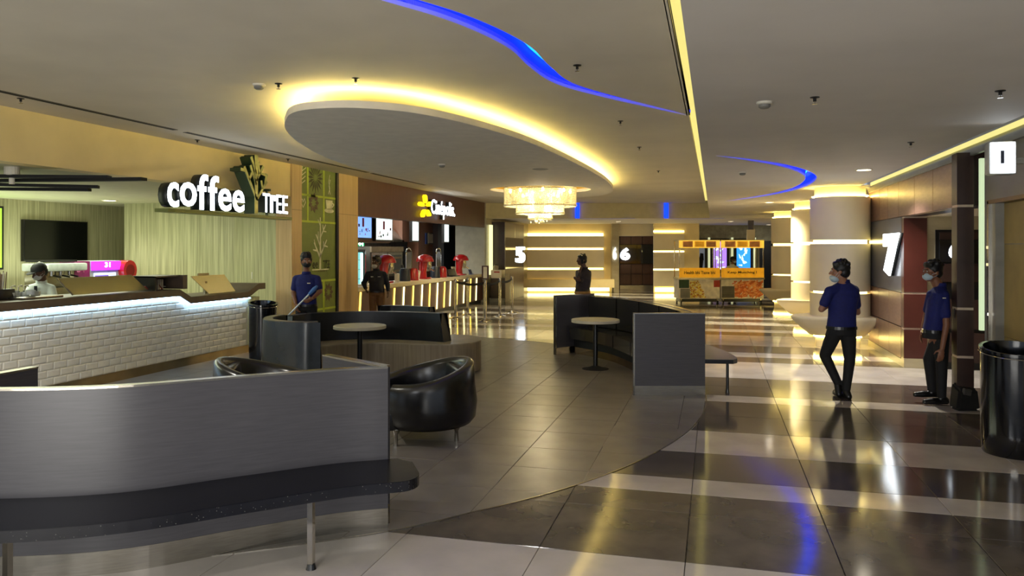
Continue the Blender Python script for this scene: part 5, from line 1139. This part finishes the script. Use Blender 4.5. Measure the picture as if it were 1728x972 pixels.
# ---- bins
def bin_(p, r, h, lab, rz, cut):
    t = thing('waste_bin', lab, 'bin', p, rz); n = 48; bm = bmesh.new(); zf_ = lambda a: h + cut * math.sin(a)
    rows = []
    for rr_, zz in ((r * .93, 0), (r * .97, .02), (r, .2), (r, None), (r + .012, 'a'), (r + .012, 'b'), (r - .02, 'b'), (r - .03, 'c')):
        rows.append([bm.verts.new((rr_ * math.cos(k / n * 6.28318), rr_ * math.sin(k / n * 6.28318), zz if isinstance(zz, (int, float)) else zf_(k / n * 6.28318) + {None: -.03, 'a': -.025, 'b': 0, 'c': -.18}[zz])) for k in range(n)])
    for A, B in zip(rows, rows[1:]):
        for i in range(n): bm.faces.new((A[i], A[(i + 1) % n], B[(i + 1) % n], B[i]))
    bm.faces.new(rows[0][::-1]); bm.faces.new(rows[-1]); obj('body', bm, mat('gloss_black_enamel', (8, 9, 14), .12, spec=.7), t, True, 50)
    bm = bmesh.new(); tube(bm, [Vector(((r + .014) * math.cos(k / n * 6.28318), (r + .014) * math.sin(k / n * 6.28318), zf_(k / n * 6.28318) - .04)) for k in range(n)], .004, 6, close=True); obj('chrome_band', bm, CHROME, t, True)
    return t
bin_(cw(4.43, 6.73), .265, .93, 'tall glossy black round bin at the right edge', TH - .3, .035)
bin_(cw((444 - 864) / F * 12.35, 12.35), .22, .93, 'tall glossy black bin at the end of the coffee counter', TH + .5, .03)
# ---- broom and dustpan box leaning on the dark column
bp3 = thing('dustpan', 'black long handled lobby dustpan on the floor at the right wall', 'dustpan', cw((1628 - 864) / F * 8.55, 8.55), TH)
bm = bmesh.new(); P = [(-.13, -.09), (.13, -.09), (.13, .1), (-.13, .1)]; prism(bm, P, 0, .2); bmesh.ops.bevel(bm, geom=bm.edges[:], offset=.03, segments=2, affect='EDGES'); bmesh.ops.translate(bm, vec=(0, 0, .0), verts=bm.verts)
for v_ in bm.verts:
    if v_.co.z > .1: v_.co.z += .07 * (v_.co.y + .1) / .2 + .03; v_.co.x *= .82
obj('pan', bm, BLACKM, bp3, True, 40)
bm = bmesh.new(); tube(bm, [(.02, .03, .25), (-.0, .06, .7), (-.04, .1, 1.08)], .012, 10); obj('handle', bm, BLACK, bp3, True)
bm = bmesh.new(); tube(bm, [(.06, .05, .25), (.05, .07, .6), (-.02, .11, 1.1)], .009, 8); obj('second_handle', bm, BLACK, bp3, True)
bm = bmesh.new(); tube(bm, [(-.05, .1, 1.02), (-.05, .1, 1.12), (-.02, .1, 1.14), (0, .1, 1.1)], .012, 8); obj('grip', bm, BLACK, bp3, True)
bm = bmesh.new(); bx(bm, -.11, -.02, -.1, -.06, .17, .24, .01, Matrix.Rotation(.2, 4, 'Y')); obj('bag_edge', bm, mat('grey_bag', (70, 68, 66), .4), bp3)
# ================================================================ PEOPLE
def blob(bm, c, r, M=None, n=14):
    c = Vector(c); r = Vector(r) if not isinstance(r, (int, float)) else Vector((r, r, r)); MM = Matrix.Translation(c) @ (M.to_4x4() if M is not None else Matrix()) @ Matrix.Diagonal((*r, 1))
    bmesh.ops.create_uvsphere(bm, u_segments=n + 4, v_segments=n, radius=1, matrix=MM)
def cone(bm, a, b, ra, rb, n=14):
    a, b = Vector(a), Vector(b); d = b - a; L = d.length
    if L < 1e-4: return blob(bm, a, ra)
    MM = Matrix.Translation((a + b) / 2) @ d.to_track_quat('Z', 'Y').to_matrix().to_4x4()
    bmesh.ops.create_cone(bm, cap_ends=True, segments=n, radius1=ra, radius2=rb, depth=L, matrix=MM); blob(bm, a, ra, n=n); blob(bm, b, rb, n=n)
def chain(bm, pts, rs):
    for (a, b), (ra, rb) in zip(zip(pts, pts[1:]), zip(rs, rs[1:])): cone(bm, a, b, ra, rb)
def loft(bm, secs, n=24):
    """closed tube of ellipses: (centre, half width, half depth, yaw)"""
    rings = []
    for c, rx, ry, yaw in secs:
        c = Vector(c); ca, sa = math.cos(yaw), math.sin(yaw)
        rings.append([bm.verts.new(c + Vector((rx * math.cos(t) * ca - ry * math.sin(t) * sa, rx * math.cos(t) * sa + ry * math.sin(t) * ca, 0))) for t in [k / n * 2 * math.pi for k in range(n)]])
    for A, B in zip(rings, rings[1:]):
        for i in range(n): bm.faces.new((A[i], A[(i + 1) % n], B[(i + 1) % n], B[i]))
    bm.faces.new(rings[0][::-1]); bm.faces.new(rings[-1])
def remesh(name, bm, m, parent, vox=.008, smooth=2):
    bmesh.ops.recalc_face_normals(bm, faces=bm.faces[:])
    me = bpy.data.meshes.new('t'); bm.to_mesh(me); bm.free(); o = bpy.data.objects.new('t', me); C.objects.link(o)
    r = o.modifiers.new('r', 'REMESH'); r.mode = 'VOXEL'; r.voxel_size = vox
    if smooth: s = o.modifiers.new('s', 'SMOOTH'); s.factor = .5; s.iterations = smooth
    me2 = bpy.data.meshes.new_from_object(o.evaluated_get(bpy.context.evaluated_depsgraph_get())); bpy.data.objects.remove(o); bpy.data.meshes.remove(me)
    me2.name = name; me2.materials.clear(); me2.materials.append(m); me2.polygons.foreach_set('use_smooth', [True] * len(me2.polygons))
    return link(name, me2, m, parent)
SKIN = {k: mat('skin_' + k, c, .5, var=.03, scale=20) for k, c in (('mid', (128, 84, 60)), ('dark', (84, 54, 42)), ('fair', (158, 112, 86)))}
HAIR = mat('black_hair', (12, 11, 12), .5, var=.2, scale=60, stretch=(1, 1, 8), bump=.1)
POLO = mat('royal_blue_polo', (12, 22, 92), .8, var=.06, scale=30, bump=.03); NAVY = mat('navy_shirt', (18, 20, 34), .8, var=.08, scale=30)
TROUB = mat('black_trousers', (13, 13, 16), .8, var=.1, scale=12); TAN = mat('khaki_trousers', (168, 132, 80), .8, var=.06, scale=12); BRN = mat('brown_trousers', (120, 84, 52), .8, var=.06, scale=12)
MASKB = mat('pale_surgical_mask', (176, 196, 208), .8, var=.02); MASKK = mat('black_mask', (18, 18, 20), .8); JKT = mat('dark_purple_jacket', (46, 40, 50), .8, var=.08, scale=14); WHT = mat('white_uniform', (206, 214, 212), .8, var=.03)
APR = mat('green_apron', (52, 120, 72), .8, var=.05); SHOE = mat('black_shoe', (10, 10, 12), .35, var=.1)
def hand(bm, wrist, dirv, palmn, side, curl=.5, s=1.0):
    """palm, four unequal bent fingers and a thumb; dirv = along the fingers, palmn = out of the palm, side=+1/-1 thumb side"""
    d = Vector(dirv).normalized(); p = Vector(palmn); p = (p - d * p.dot(d)).normalized(); t = d.cross(p) * side; w0 = Vector(wrist)
    for u, rx in ((.02, .026), (.045, .034), (.075, .036)):
        MM = Matrix((t, p, d)).transposed(); blob(bm, w0 + d * u * s, (rx * s * 1.05, .015 * s, .026 * s), MM, 10)
    for i, (off, ln) in enumerate(((.027, .070), (.009, .078), (-.010, .072), (-.028, .058))):
        a = w0 + d * (.092 - .004 * abs(i - 1)) * s + t * off * s; dd = d.copy(); q = a; r = .0092 * s
        for j, L in enumerate((.45, .32, .23)):
            dd = (dd + p * curl * (.35 + .3 * j)).normalized(); q2 = q + dd * ln * L * s; cone(bm, q, q2, r, r * .9, 8); q = q2; r *= .9
    a = w0 + d * .03 * s + t * .03 * s; b = a + (t * .75 + d * .6 + p * .25).normalized() * .036 * s; c2 = b + (t * .25 + d * .9 + p * (.2 + curl * .4)).normalized() * .03 * s
    cone(bm, a, b, .013 * s, .011 * s, 8); cone(bm, b, c2, .011 * s, .0088 * s, 8)
def person(name, lab, Yp, J, skin, shirt, trou, faceyaw, vox=.009, sleeves='short', mask=None, mask_low=False, cap=None, hair=1.0, tilt=0, px0=None, foot_y=None, belt=True, width=.2, shoulder_yaw=0, belly=0, grips=(.6, .6), handdir=(None, None), feetyaw=(None, None), collar=True, stand=True, tail=None):
    """J: joints as (px, py, depth offset in m). All distances are real, seen square to the view."""
    X0 = (J['hip'][0] - 864) / F * Yp; root = thing('person', lab, 'person', cw(X0, Yp, 0), TH)
    def j(k):
        px, py, dy = J[k]; Y = Yp + dy; return Vector(((px - 864) / F * Y - X0, dy, HC + (HY - py) / F * Y))
    P = {k: j(k) for k in J}
    neck, hip = P['neck'], P['hip']; sl, sr = P['sl'], P['sr']
    fy = math.radians(faceyaw)            # 0 looks at the camera, + turns to the image left
    HM = Matrix.Rotation(-fy, 3, 'Z') @ Matrix.Rotation(math.radians(tilt), 3, 'X')   # head frame: -Y forward
    hc = P['head']                         # head centre
    H = lambda x, y, z: hc + HM @ Vector((x, y, z))
    body = bmesh.new()
    blob(body, H(0, .012, .025), (.076, .094, .088), HM, 18); blob(body, H(0, -.02, -.035), (.06, .066, .075), HM, 16); blob(body, H(0, -.05, -.085), (.032, .03, .026), HM, 12)
    cone(body, H(0, -.088, .01), H(0, -.112, -.028), .010, .014, 10); blob(body, H(-.012, -.098, -.033), .009, n=8); blob(body, H(.012, -.098, -.033), .009, n=8)
    cone(body, H(-.03, -.078, .03), H(.03, -.078, .03), .012, .012, 10); blob(body, H(0, -.085, -.060), (.024, .012, .007), HM, 10); blob(body, H(0, -.084, -.071), (.02, .012, .008), HM, 10)
    for s in (-1, 1): blob(body, H(s * .046, -.055, -.02), (.022, .02, .02), HM, 10); blob(body, H(s * .079, .008, -.008), (.010, .02, .032), HM, 10)
    cone(body, H(0, .02, -.06), neck + Vector((0, 0, -.03)), .054, .06, 16)
    mid = neck.lerp(hip, .5)
    # slim trunk under the clothes keeps the body one surface
    sy = math.radians(shoulder_yaw)
    loft(body, [(neck + Vector((0, 0, .01)), .06, .055, sy), (neck.lerp(hip, .12), width * .72, .08, sy), (neck.lerp(hip, .35), width * .8, .095, sy), (mid, width * .68, .085, sy), (hip, width * .72, .09, sy), (hip - Vector((0, 0, .08)), width * .6, .08, sy)])
    for s, S_, el, wr, g in (('l', sl, 'el', 'wl', grips[0]), ('r', sr, 'er', 'wr', grips[1])):
        chain(body, [S_, P[el], P[wr]], [.042, .037, .026]); cone(body, S_, neck.lerp(hip, .15), .042, .05)
        hd_ = handdir[0 if s == 'l' else 1]
        d = Vector(hd_) if hd_ else (P[wr] - P[el]); inw = (Vector((mid.x, mid.y, P[wr].z)) - P[wr]); inw = inw if inw.length > .05 else Vector((0, -1, 0))
        hand(body, P[wr], d, inw, 1 if s == 'l' else -1, g)
    if 'kl' in P:
        for K, A in (('kl', 'al'), ('kr', 'ar')):
            hp = hip + Vector(((.085 if P[K].x > hip.x else -.085) * math.cos(sy), 0, -.06)); chain(body, [hp, P[K], P[A]], [.07, .045, .032])
    ob = remesh('body', body, SKIN[skin], root, vox, 2)
    # shirt
    sh = bmesh.new(); w_ = width
    secs = [(neck + Vector((0, .0, .012)), .068, .06, sy), (neck.lerp(hip, .05), w_ * .62, .078, sy), (neck.lerp(hip, .14), w_ * .86, .098, sy), (neck.lerp(hip, .32), w_ * .90, .118, sy), (neck.lerp(hip, .55) + Vector((0, -belly * .5, 0)), w_ * .80, .112 + belly, sy), (neck.lerp(hip, .8) + Vector((0, -belly * .6, 0)), w_ * .78, .112 + belly, sy), (hip + Vector((0, -belly * .4, 0)), w_ * .82, .116 + belly * .6, sy), (hip - Vector((0, 0, .045)), w_ * .83, .118 + belly * .3, sy)]
    loft(sh, secs)
    for S_, el, wr in ((sl, 'el', 'wl'), (sr, 'er', 'wr')):
        cone(sh, neck.lerp(hip, .12), S_, .07, .062)
        if sleeves == 'short': e_ = S_.lerp(P[el], .66); cone(sh, S_, e_, .062, .056)
        else: chain(sh, [S_, P[el], P[el].lerp(P[wr], .9)], [.064, .053, .04])
    shirt_o = remesh('shirt', sh, shirt, root, vox, 3)
    if collar:
        cb_ = bmesh.new(); lathe(cb_, [(.062, -.01), (.072, -.0), (.066, .035), (.06, .035)], n=24); 
        bmesh.ops.transform(cb_, matrix=Matrix.Translation(neck + Vector((0, .0, .01))), verts=cb_.verts); obj('collar', cb_, shirt, root, True)
    if 'kl' in P:
        tr_ = bmesh.new(); loft(tr_, [(hip + Vector((0, 0, .05)), w_ * .76, .108, sy), (hip - Vector((0, 0, .03)), w_ * .80, .115, sy), (hip - Vector((0, 0, .12)), w_ * .80, .12, sy)])
        for K, A in (('kl', 'al'), ('kr', 'ar')):
            hp = hip + Vector(((.078 if P[K].x > hip.x else -.078), 0, -.08)); chain(tr_, [hp, hp.lerp(P[K], .5), P[K], P[K].lerp(P[A], .45), P[A]], [.096, .082, .066, .058, .05])
        remesh('trousers', tr_, trou, root, vox, 3)
        for A, T, nm in (('al', 'tl', 'shoe'), ('ar', 'tr', 'shoe')):
            sb2 = bmesh.new(); an, to = P[A], P[T]; heel = Vector((an.x, an.y, to.z)) ; dd = (to - heel); dd = dd.normalized() if dd.length > .01 else Vector((0, -1, 0)); h0 = heel - dd * .05
            cone(sb2, h0 + Vector((0, 0, .035)), heel + dd * .1 + Vector((0, 0, .03)), .038, .042); cone(sb2, heel + dd * .1 + Vector((0, 0, .03)), to + Vector((0, 0, .026)), .042, .030); cone(sb2, h0 + Vector((0, 0, .04)), Vector((an.x, an.y, max(an.z - .02, .06))), .038, .046)
            for v_ in sb2.verts: v_.co.z = max(v_.co.z, to.z)
            remesh(nm, sb2, SHOE, root, .008, 1)
    if belt:
        bb = bmesh.new(); n = 32; lathe(bb, [(1, -.018), (1.03, -.018), (1.03, .018), (1, .018)], n=n)
        for v_ in bb.verts: v_.co.x *= w_ * .84; v_.co.y *= .124 + belly * .5
        bmesh.ops.transform(bb, matrix=Matrix.Translation(hip - Vector((0, 0, .035))) @ Matrix.Rotation(sy, 4, 'Z'), verts=bb.verts); obj('belt', bb, BLACK, root)
    # hair or cap
    hb_ = bmesh.new(); blob(hb_, H(0, .022, .046), (.088, .100, .086), HM, 18); blob(hb_, H(0, .05, -.01), (.076, .07, .075), HM, 14)
    if cap is None:
        for s in (-1, 1): blob(hb_, H(s * .07, .0, .03), (.02, .035, .04), HM, 10)
    if cap is None:
        rnd = random.Random(len(lab))
        for k in range(26 if hair > 1.05 else 6):
            a = rnd.uniform(0, 6.28); e_ = rnd.uniform(.25, 1.3); x, y, z = .078 * math.cos(a) * math.cos(e_), .03 + .085 * math.sin(a) * math.cos(e_), .055 + .078 * math.sin(e_)
            blob(hb_, H(x, y, z), rnd.uniform(.016, .026) * hair, n=8)
        for k in range(7): blob(hb_, H(-.054 + .108 * k / 6, -.062 + .012 * abs(k - 3) / 3, .084 + .005 * (k % 2)), (.02, .022, .026 * hair), HM, 8)
        remesh('hair', hb_, HAIR, root, .007, 1)
    else:
        remesh('hair', hb_, HAIR, root, .008, 1); cbm = bmesh.new(); lathe(cbm, [(0, .128), (.05, .12), (.08, .09), (.094, .05), (.096, .03), (.088, .03)], n=28)
        for v_ in cbm.verts: v_.co.y = v_.co.y * 1.15 + .012
        pb_ = [(.07 * math.cos(t), -.09 - .085 * math.sin(t)) for t in [k / 12 * math.pi for k in range(13)]]; prism(cbm, pb_, .035, .043)
        bmesh.ops.transform(cbm, matrix=Matrix.Translation(hc) @ HM.to_4x4(), verts=cbm.verts); obj('cap', cbm, cap, root, True, 50)
    for s in (-1, 1):
        eb = bmesh.new(); blob(eb, H(s * .03, -.084, .008), (.013, .008, .008), HM, 8); eo = obj('eye', eb, mat('eye_white', (200, 196, 190), .3), root, True)
        eb = bmesh.new(); blob(eb, H(s * .03, -.0915, .008), .0045, n=6); obj('iris', eb, BLACK, eo)
        eb = bmesh.new(); cone(eb, H(s * .016, -.092, .03), H(s * .048, -.082, .03), .004, .003, 6); obj('eyebrow', eb, HAIR, root)
    if mask is not None:
        z_ = -.035 if mask_low else 0; mb_ = bmesh.new(); blob(mb_, H(0, -.052, -.052 + z_), (.062, .060, .047), HM, 16); blob(mb_, H(0, -.095, -.04 + z_), (.024, .022, .026), HM, 10)
        mo = remesh('face_mask', mb_, mask, root, .006, 3)
        mb_ = bmesh.new()
        for s in (-1, 1): tube(mb_, [H(s * .058, -.05, -.03 + z_), H(s * .082, -.01, -.012), H(s * .084, .02, .0)], .002, 5); tube(mb_, [H(s * .056, -.05, -.07 + z_), H(s * .08, .0, -.04), H(s * .084, .02, .0)], .002, 5)
        obj('ear_loop', mb_, mask, mo)
    root['_P'] = 0; del root['_P']
    return root, P
def patch(root, p, w_, h_, m, nm='chest_logo'):
    bm = bmesh.new(); bx(bm, p.x - w_ / 2, p.x + w_ / 2, p.y - .004, p.y + .01, p.z - h_ / 2, p.z + h_ / 2, .002); obj(nm, bm, m, root)
# walking man, back three quarters to the viewer
r, P = person('walker', 'man in royal blue polo walking away with arms folded, mask on chin', 9.22, dict(head=(1417, 458, -.02), neck=(1424, 478, 0), hip=(1420, 548, 0), sl=(1400, 492, -.03), sr=(1441, 490, .05), el=(1386, 522, -.02), wl=(1408, 508, .2), er=(1447, 527, .16), wr=(1420, 516, .24),
    kl=(1392, 600, .12), al=(1414, 646, .05), tl=(1409, 665, .2), kr=(1434, 606, 0), ar=(1428, 657, -.02), tr=(1416, 669.5, .12)), 'fair', POLO, TROUB, 118, vox=.008, mask=MASKB, mask_low=True, hair=1.25, shoulder_yaw=-12, width=.205, grips=(1, 1))
# standing man at right, in profile facing left
r, P = person('standing', 'man in royal blue polo with white mask standing by the dark column', 8.85, dict(head=(1573, 459, 0), neck=(1586, 484, .0), hip=(1576, 553, 0), sl=(1573, 498, -.0), sr=(1592, 498, -.10), el=(1563, 535, .14), wl=(1557, 557, .10), er=(1597, 548, -.15), wr=(1590, 588, -.17),
    kl=(1568, 606, .12), al=(1573, 658, .12), tl=(1545, 669.5, .14), kr=(1589, 612, -.05), ar=(1589, 668, -.04), tr=(1561, 682, -.04)), 'mid', POLO, TROUB, 84, vox=.008, mask=MASKB, hair=1.15, shoulder_yaw=62, width=.195)
bm = bmesh.new(); q = P['neck'].lerp(P['hip'], .25); patch(r, Vector((q.x - .035, q.y - .185, q.z)), .035, .012, PAPER)
bm = bmesh.new(); q = P['hip']; bx(bm, q.x - .155, q.x - .13, -.06, -.02, q.z - .055, q.z - .01, .003); obj('belt_buckle', bm, CHROME, r)
# man with the mop behind the sofa
r, P = person('cleaner', 'man in royal blue polo and black mask holding a mop behind the sofa', 11.95, dict(head=(517, 441, 0), neck=(517, 463, 0), hip=(517, 511, 0), sl=(500, 471, 0), sr=(535, 471, 0), el=(495, 494, -.02), wl=(499, 512, -.12), er=(540, 492, -.04), wr=(528, 503, -.16),
    kl=(508, 563, 0), al=(508, 602, 0), tl=(505, 612, -.12), kr=(526, 563, 0), ar=(526, 602, 0), tr=(529, 612, -.12)), 'mid', POLO, TROUB, -22, mask=MASKK, hair=1.25, width=.2, grips=(1.0, .9), handdir=((.2, -.1, -.9), (-.6, -.2, -.3)))
patch(r, P['neck'].lerp(P['hip'], .3) + Vector((.07, -.125, 0)), .05, .015, PAPER)
mp = thing('mop', 'blue and white flat mop held upright by the man in the black mask', 'mop', r.location + Vector((0, -.2, .7)), TH)
O_ = r.location - mp.location; wl, wr_ = P['wl'], P['wr']; top = Vector(((534 - 864) / F * 11.75 - (517 - 864) / F * 11.95, -.2, HC + (HY - 484) / F * 11.75)); bot = top + (wl - top) * 1.7
RL = lambda v_: Matrix.Rotation(-TH, 3, 'Z') @ O_ + v_
bot = Vector((wl.x - .06, wl.y - .06, .62)); wlh = wl + Vector((.02, -.05, -.06))
bm = bmesh.new(); tube(bm, [RL(top), RL(wlh), RL(wlh + (wlh - top) * .55)], .013, 10); obj('handle', bm, mat('mop_white', (196, 204, 214), .4), mp, True)
bm = bmesh.new(); tube(bm, [RL(top + (top - wlh).normalized() * .02), RL(top.lerp(wlh, .12)), RL(top.lerp(wlh, .36))], [.018, .034, .022], 12); obj('head_pad', bm, mat('mop_blue', (70, 110, 170), .7), mp, True)
# man in navy by the snack counter
r, P = person('navy', 'man in long sleeved navy shirt and tan trousers at the snack counter', 16.3, dict(head=(635, 442, 0), neck=(635, 457, 0), hip=(636, 489, 0), sl=(621, 463, 0), sr=(648, 463, 0), el=(614, 478, .04), wl=(617, 487, -.12), er=(654, 480, .04), wr=(655, 491, -.02),
    kl=(629, 527, 0), al=(629, 554, 0), tl=(627, 561, -.12), kr=(643, 527, 0), ar=(643, 554, 0), tr=(645, 561, -.12)), 'dark', NAVY, BRN, 38, vox=.011, sleeves='long', mask=mat('white_mask', (200, 200, 200), .8), mask_low=True, hair=.9, belly=.03)
patch(r, P['neck'].lerp(P['hip'], .3) + Vector((-.07, -.14, 0)), .05, .02, PAPER, 'name_badge'); patch(r, P['neck'].lerp(P['hip'], .3) + Vector((.08, -.14, 0)), .06, .01, PAPER)
# man on the phone
r, P = person('caller', 'man in dark jacket and khaki trousers holding a phone to his ear', 16.4, dict(head=(981.5, 439, 0), neck=(987, 454, 0), hip=(983, 487, 0), sl=(976, 460, -.0), sr=(991, 460, .0), el=(975, 473, -.18), wl=(978, 461, -.15), er=(992, 474, .0), wr=(979, 473, -.22),
    kl=(978, 527, 0), al=(978, 554, 0), tl=(974, 561, -.05), kr=(988, 527, 0), ar=(988, 554, 0), tr=(984, 561, -.05)), 'dark', JKT, TAN, 72, vox=.011, sleeves='long', hair=1.0, belly=.05, shoulder_yaw=35, width=.2, grips=(1, 1), handdir=((.25, .1, 1), (-.8, -.1, .3)))
ph = thing('mobile_phone', 'small phone held to the ear of the man in the dark jacket', 'phone', r.location + Vector((0, 0, 1.55)), TH); bm = bmesh.new(); q = P['head'] + Vector((.0, -.105, -.03)) - Vector((0, 0, 1.55)); bx(bm, q.x - .028, q.x + .028, q.y - .005, q.y + .005, q.z - .05, q.z + .05, .004); obj('case', bm, BLACK, ph, True)
bm = bmesh.new(); bx(bm, q.x - .024, q.x + .024, q.y - .007, q.y - .005, q.z - .045, q.z + .045); obj('glass', bm, BLACKM, ph)
# cart attendant
r, P = person('attendant', 'food cart attendant in black cap, white shirt and mask behind the right cart', 26.1, dict(head=(1237.5, 439, 0), neck=(1236, 448, 0), hip=(1235, 470, 0), sl=(1228, 452, 0), sr=(1244, 452, 0), el=(1225, 461, 0), wl=(1230, 467, -.15), er=(1247, 461, 0), wr=(1241, 467, -.15),
    kl=(1231, 490, 0), al=(1231, 504, 0), tl=(1230, 508.5, -.1), kr=(1239, 490, 0), ar=(1239, 504, 0), tr=(1240, 508.5, -.1)), 'dark', WHT, TROUB, -50, vox=.013, mask=MASKB, cap=BLACKM, hair=.8)
bm = bmesh.new(); q = P['neck'].lerp(P['hip'], .62); bx(bm, q.x - .11, q.x + .14, -.16, -.13, q.z - .16, q.z + .1, .01); obj('apron', bm, BLACKM, r)
# barista
r, P = person('barista', 'barista in black cap and white uniform with green apron behind the coffee bar', 10.75, dict(head=(66, 459, -.06), neck=(70, 478, .0), hip=(72, 525, .04), sl=(53, 487, -.05), sr=(86, 487, 0), el=(44, 505, -.18), wl=(26, 509, -.42), er=(93, 512, -.08), wr=(78, 517, -.25),
    kl=(64, 568, 0), al=(64, 612, 0), tl=(62, 634, -.1), kr=(82, 568, 0), ar=(82, 612, 0), tr=(84, 634, -.1)), 'dark', WHT, TROUB, 20, tilt=24, mask=mat('white_mask', (200, 200, 200), .8), cap=BLACKM, hair=.8, belt=False, handdir=((-.7, -.6, -.2), (-.6, -.6, -.1)))
bm = bmesh.new(); n0, h0 = P['neck'], P['hip']; A = n0.lerp(h0, .28); bx(bm, A.x - .08, A.x + .08, -.15, -.135, h0.z - .05, A.z - .08, .004); obj('apron', bm, APR, r)
bm = bmesh.new(); bx(bm, A.x - .02, A.x + .02, -.135, -.12, A.z - .02, A.z + .08, .003); obj('placket', bm, BLACK, r)
